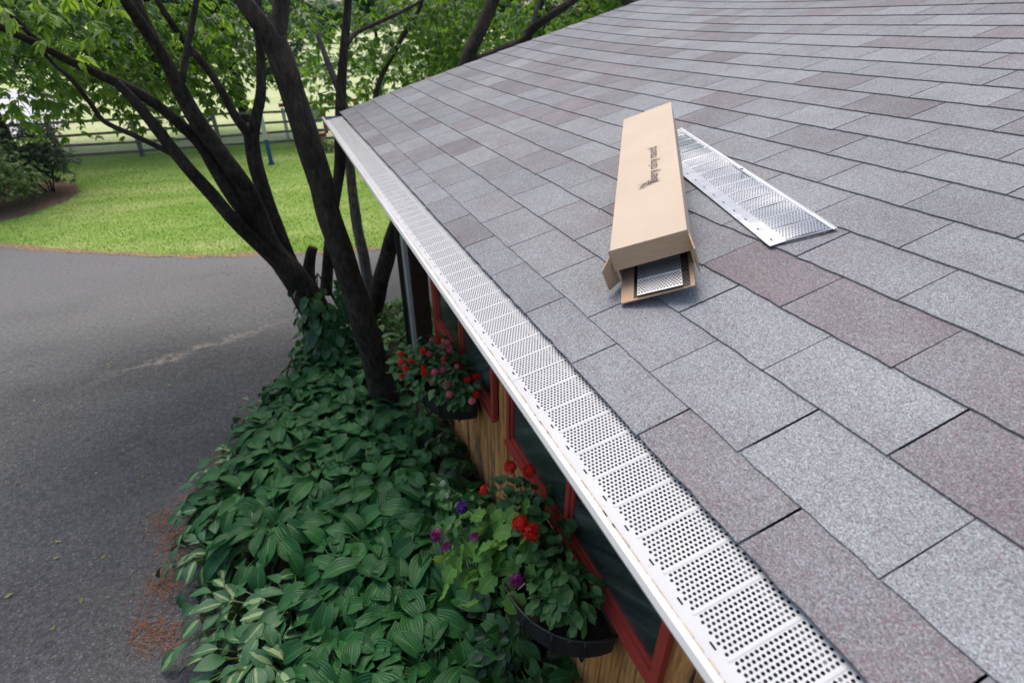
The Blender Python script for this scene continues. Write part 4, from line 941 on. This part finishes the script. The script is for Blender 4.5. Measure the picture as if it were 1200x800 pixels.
# ------------------------------------------------------------------ beyond the drive
def blob_plant(name, loc, label, cat, clumps, m, size, dens, seed, group=None, n=4):
    e = empty(name, loc, label, cat, group); L = Vector(loc)
    crown(e, [(L + Vector(c), rad, fl) for c, rad, fl in clumps], M[m], 'foliage', size, dens, seed, n)
    mb = MB()
    for c, rad, fl in clumps[:5]: mb.tube(smooth_path([Vector((c[0] * .15, c[1] * .15, -.02)), Vector((c[0] * .5, c[1] * .5, c[2] * .55)), Vector(c)], [.03, .022, .010], 3)[0], .016, 5)
    mb.obj('stem', M['bark'], e); return e
r = random.Random(31)
def dome(w, d, h, k): return [((r.uniform(-w, w), r.uniform(-d, d), h * r.uniform(.25, .95) * (1)), r.uniform(.28, .42), .85) for _ in range(k)]
blob_plant('shrub', (-6.35, 14.3, 0), 'rounded light green shrub in the mulch bed at the left edge', 'shrub', dome(.75, .55, 1.45, 46), 'shrub_leaf', .10, 430, 1)
blob_plant('shrub', (-5.75, 15.6, 0), 'darker loose shrub in the mulch bed in front of the fence', 'shrub', dome(.6, .5, 1.5, 40), 'shrub_dark', .10, 380, 2)
blob_plant('shrub', (-7.6, 14.9, 0), 'light green shrub behind the rounded one at the left edge', 'shrub', dome(.8, .6, 2.0, 34), 'shrub_leaf', .11, 300, 3)
e = empty('shade_tree', (-6.3, 16.0, 0), 'dark leafy tree with a straight trunk behind the shrubs at the left', 'tree')
mb = MB(); mb.tube(smooth_path([Vector((0, 0, -.05)), Vector((.02, 0, 1.5)), Vector((-.05, .05, 3.2)), Vector((-.1, .1, 5.)), Vector((-.1, .1, 6.4))], [.16, .14, .12, .08, .04], 4)[0], [.16 - .12 * i / 16 for i in range(17)], 10); mb.obj('trunk', M['bark'], e, True)
crown(e, [(Vector((-6.3 + r.uniform(-1.6, 1.0), 16 + r.uniform(-1.2, 1.2), r.uniform(2.5, 6.4))), r.uniform(.55, .85), .8) for _ in range(34)], M['tree_leaf_dark'], 'crown', .17, 150, 8)
# paddock fence: posts and four rails
fy = 19.3
posts = [-13.2, -10.9, -8.65, -6.4, -4.42, -2.3, -.1, 2.2, 4.5]
fence = empty('paddock_fence', (-4.4, fy, 0), 'weathered grey wooden paddock fence with four rails across the far side of the lawn', 'fence')
for i, x in enumerate(posts):
    mb = MB(); mb.box((x + 4.4, 0, .57), (.11, .11, 1.2), Matrix.Rotation(r.uniform(-.04, .04), 3, 'Y')); mb.obj('post', M['rail_wood'], fence)
for h in (.14, .42, .70, 1.02):
    for x0, x1 in zip(posts, posts[1:]):
        mb = MB(); z0, z1 = h + r.uniform(-.025, .025), h + r.uniform(-.025, .025)
        mb.add([(x0 + 4.4 - .02, -.075 + a, z0 + b) for a, b in ((0, -.035), (.02, -.035), (.02, .035), (0, .035))] + [(x1 + 4.4 + .0, -.075 + a, z1 + b) for a, b in ((0, -.035), (.02, -.035), (.02, .035), (0, .035))],
               [(0, 1, 5, 4), (1, 2, 6, 5), (2, 3, 7, 6), (3, 0, 4, 7), (3, 2, 1, 0), (4, 5, 6, 7)]); mb.obj('rail', M['rail_wood'], fence)
# jump stand and jump
def jump_stand(x, y, h, label, blue):
    e = empty('jump_stand', (x, y, 0), label, 'jump stand'); mb = MB(); zb = h * .42 if blue else 0.
    mb.box((0, 0, zb + (h - zb) / 2), (.11, .11, h - zb)); mb.obj('post', M['white_paint'], e)
    if blue: mb = MB(); mb.box((0, 0, zb / 2), (.112, .112, zb - .002)); mb.obj('lower_post', M['jump_blue'], e)
    mb = MB(); mb.box((.0, .0, .02), (.16, .16, .04)); mb.obj('foot', M['jump_blue' if blue else 'white_paint'], e); return e
jump_stand(-.92, 16.7, 1.55, 'white jump stand with a blue lower post standing on the lawn before the fence', True)
jump_stand(-.30, 20.6, .95, 'short white jump stand behind the fence beside the red pole', False)
e = empty('show_jump', (.50, 19.9, 0), 'red and white show jump behind the fence at the end of the gutter', 'show jump')
mb = MB(); mb.tube([(-.9, 0, 1.12), (1.6, 0, 1.18)], .055, 8); mb.obj('pole', M['jump_red'], e)
for k, (x, w, z0, z1, m) in enumerate([(-.55, .10, 0, 1.25, 'white_paint'), (.05, .55, .55, .95, 'white_paint'), (.42, .12, .2, .9, 'jump_red'), (-.22, .12, .25, .85, 'jump_red'), (.15, .5, .10, .22, 'jump_red'), (.15, .5, .26, .36, 'white_paint'), (.95, .10, 0, 1.25, 'white_paint')]):
    mb = MB(); mb.box((x, -.02 * k, (z0 + z1) / 2), (w, .06, z1 - z0)); mb.obj('panel', M[m], e)
blob_plant('shrub', (.75, 18.0, 0), 'low weedy shrub on the lawn below the show jump', 'shrub', [((r.uniform(-.5, .5), r.uniform(-.3, .3), r.uniform(.12, .4)), .2, .8) for _ in range(8)], 'shrub_dark', .12, 300, 5)
# far hedge and tree line
for i, (x, y, w, h) in enumerate([(3.5, 46, 5, 1.1), (13, 49, 6, 1.3), (-7, 52, 6, 1.2), (-20, 60, 9, 1.6)]):
    blob_plant('hedge', (x, y, 0), ['blue green hedge across the pale meadow seen between the trunks', 'blue green hedge in the meadow beyond the gable', 'low hedge in the meadow beyond the fence', 'broad hedge at the left of the meadow'][i], 'hedge', [((r.uniform(-w, w), r.uniform(-.5, .5), r.uniform(.3, h)), r.uniform(.5, .9), .8) for _ in range(26)], 'far_leaf', .34, 40, 20 + i)
for i in range(22):
    x = -92 + i * 9.5 + r.uniform(-3, 3); y = r.uniform(112, 140); h = r.uniform(6, 12)
    e = empty('far_tree', (x, y, 0), 'hazy green tree in the tree line beyond the meadow', 'tree', 'far tree line')
    mb = MB(); mb.tube([(0, 0, -.1), (0, 0, h * .6)], [.4, .2], 6); mb.obj('trunk', M['bark'], e)
    crown(e, [(Vector((x + r.uniform(-3.6, 3.6), y + r.uniform(-3, 3), h * r.uniform(.28, 1.))), r.uniform(1.6, 2.6), .85) for _ in range(20)], M['far_leaf'], 'crown', 1.1, 16, 60 + i, 5)

# ------------------------------------------------------------------ litter on the drive and roof
FLM = [leaf_mesh('fallen_leaf', M['dry_leaf'], .06, .028, 3, 'ovate', .25, -.1, .1, i) for i in range(3)]
r = random.Random(77)
spots = [(58, 632), (72, 634), (95, 707), (18, 568), (62, 655), (165, 560), (128, 428), (160, 500), (5, 700), (112, 553), (140, 348), (225, 600), (40, 470), (300, 330), (200, 450), (62, 738), (300, 452), (118, 655)]
for x, y in spots:
    p = ground(x, y, .006); o = link('fallen_leaf', r.choice(FLM)); o.location = p; o.rotation_euler = (r.uniform(-.2, .2), r.uniform(-.2, .2), r.uniform(0, 6.28)); o.scale = (r.uniform(.45, .95),) * 3
    tag(o, 'small dry yellowish leaf lying flat on the dark driveway', 'leaf', 'leaves fallen on the driveway')
bl = leaf_mesh('fallen_leaf', M['brown_leaf'], .12, .07, 4, 'ovate', .3, -.15, .1, 3)
o = link('fallen_leaf', bl); o.location = roof(19.0 * EXPO, 5.2, .02); o.rotation_euler = (0, -PH, 1.9); tag(o, 'curled brown leaf lying on the shingles near the top of the roof', 'leaf')
mb = MB()
for x, y, s, n in [(180, 745, .10, 260), (190, 685, .12, 420), (205, 630, .12, 380), (185, 610, .10, 160), (213, 595, .10, 160), (255, 548, .09, 260), (240, 572, .07, 140), (262, 530, .06, 90), (165, 735, .06, 120), (282, 498, .05, 60), (205, 745, .08, 160), (215, 655, .10, 150)]:
    c = ground(x, y, .004)
    for k in range(int(n * .5)):
        p = c + Vector((r.gauss(0, s * .62), r.gauss(0, s * .8), r.uniform(.0, .012))); a = r.uniform(0, 6.28); L = r.uniform(.02, .05); d = Vector((math.cos(a), math.sin(a), r.uniform(-.1, .1))) * L; w = Vector((-d.y, d.x, 0)).normalized() * .0016
        mb.add([p - w, p + w, p + d + w, p + d - w], [(0, 1, 2, 3)])
tag(mb.obj('pine_needles', M['needle_rust']), kind='stuff')
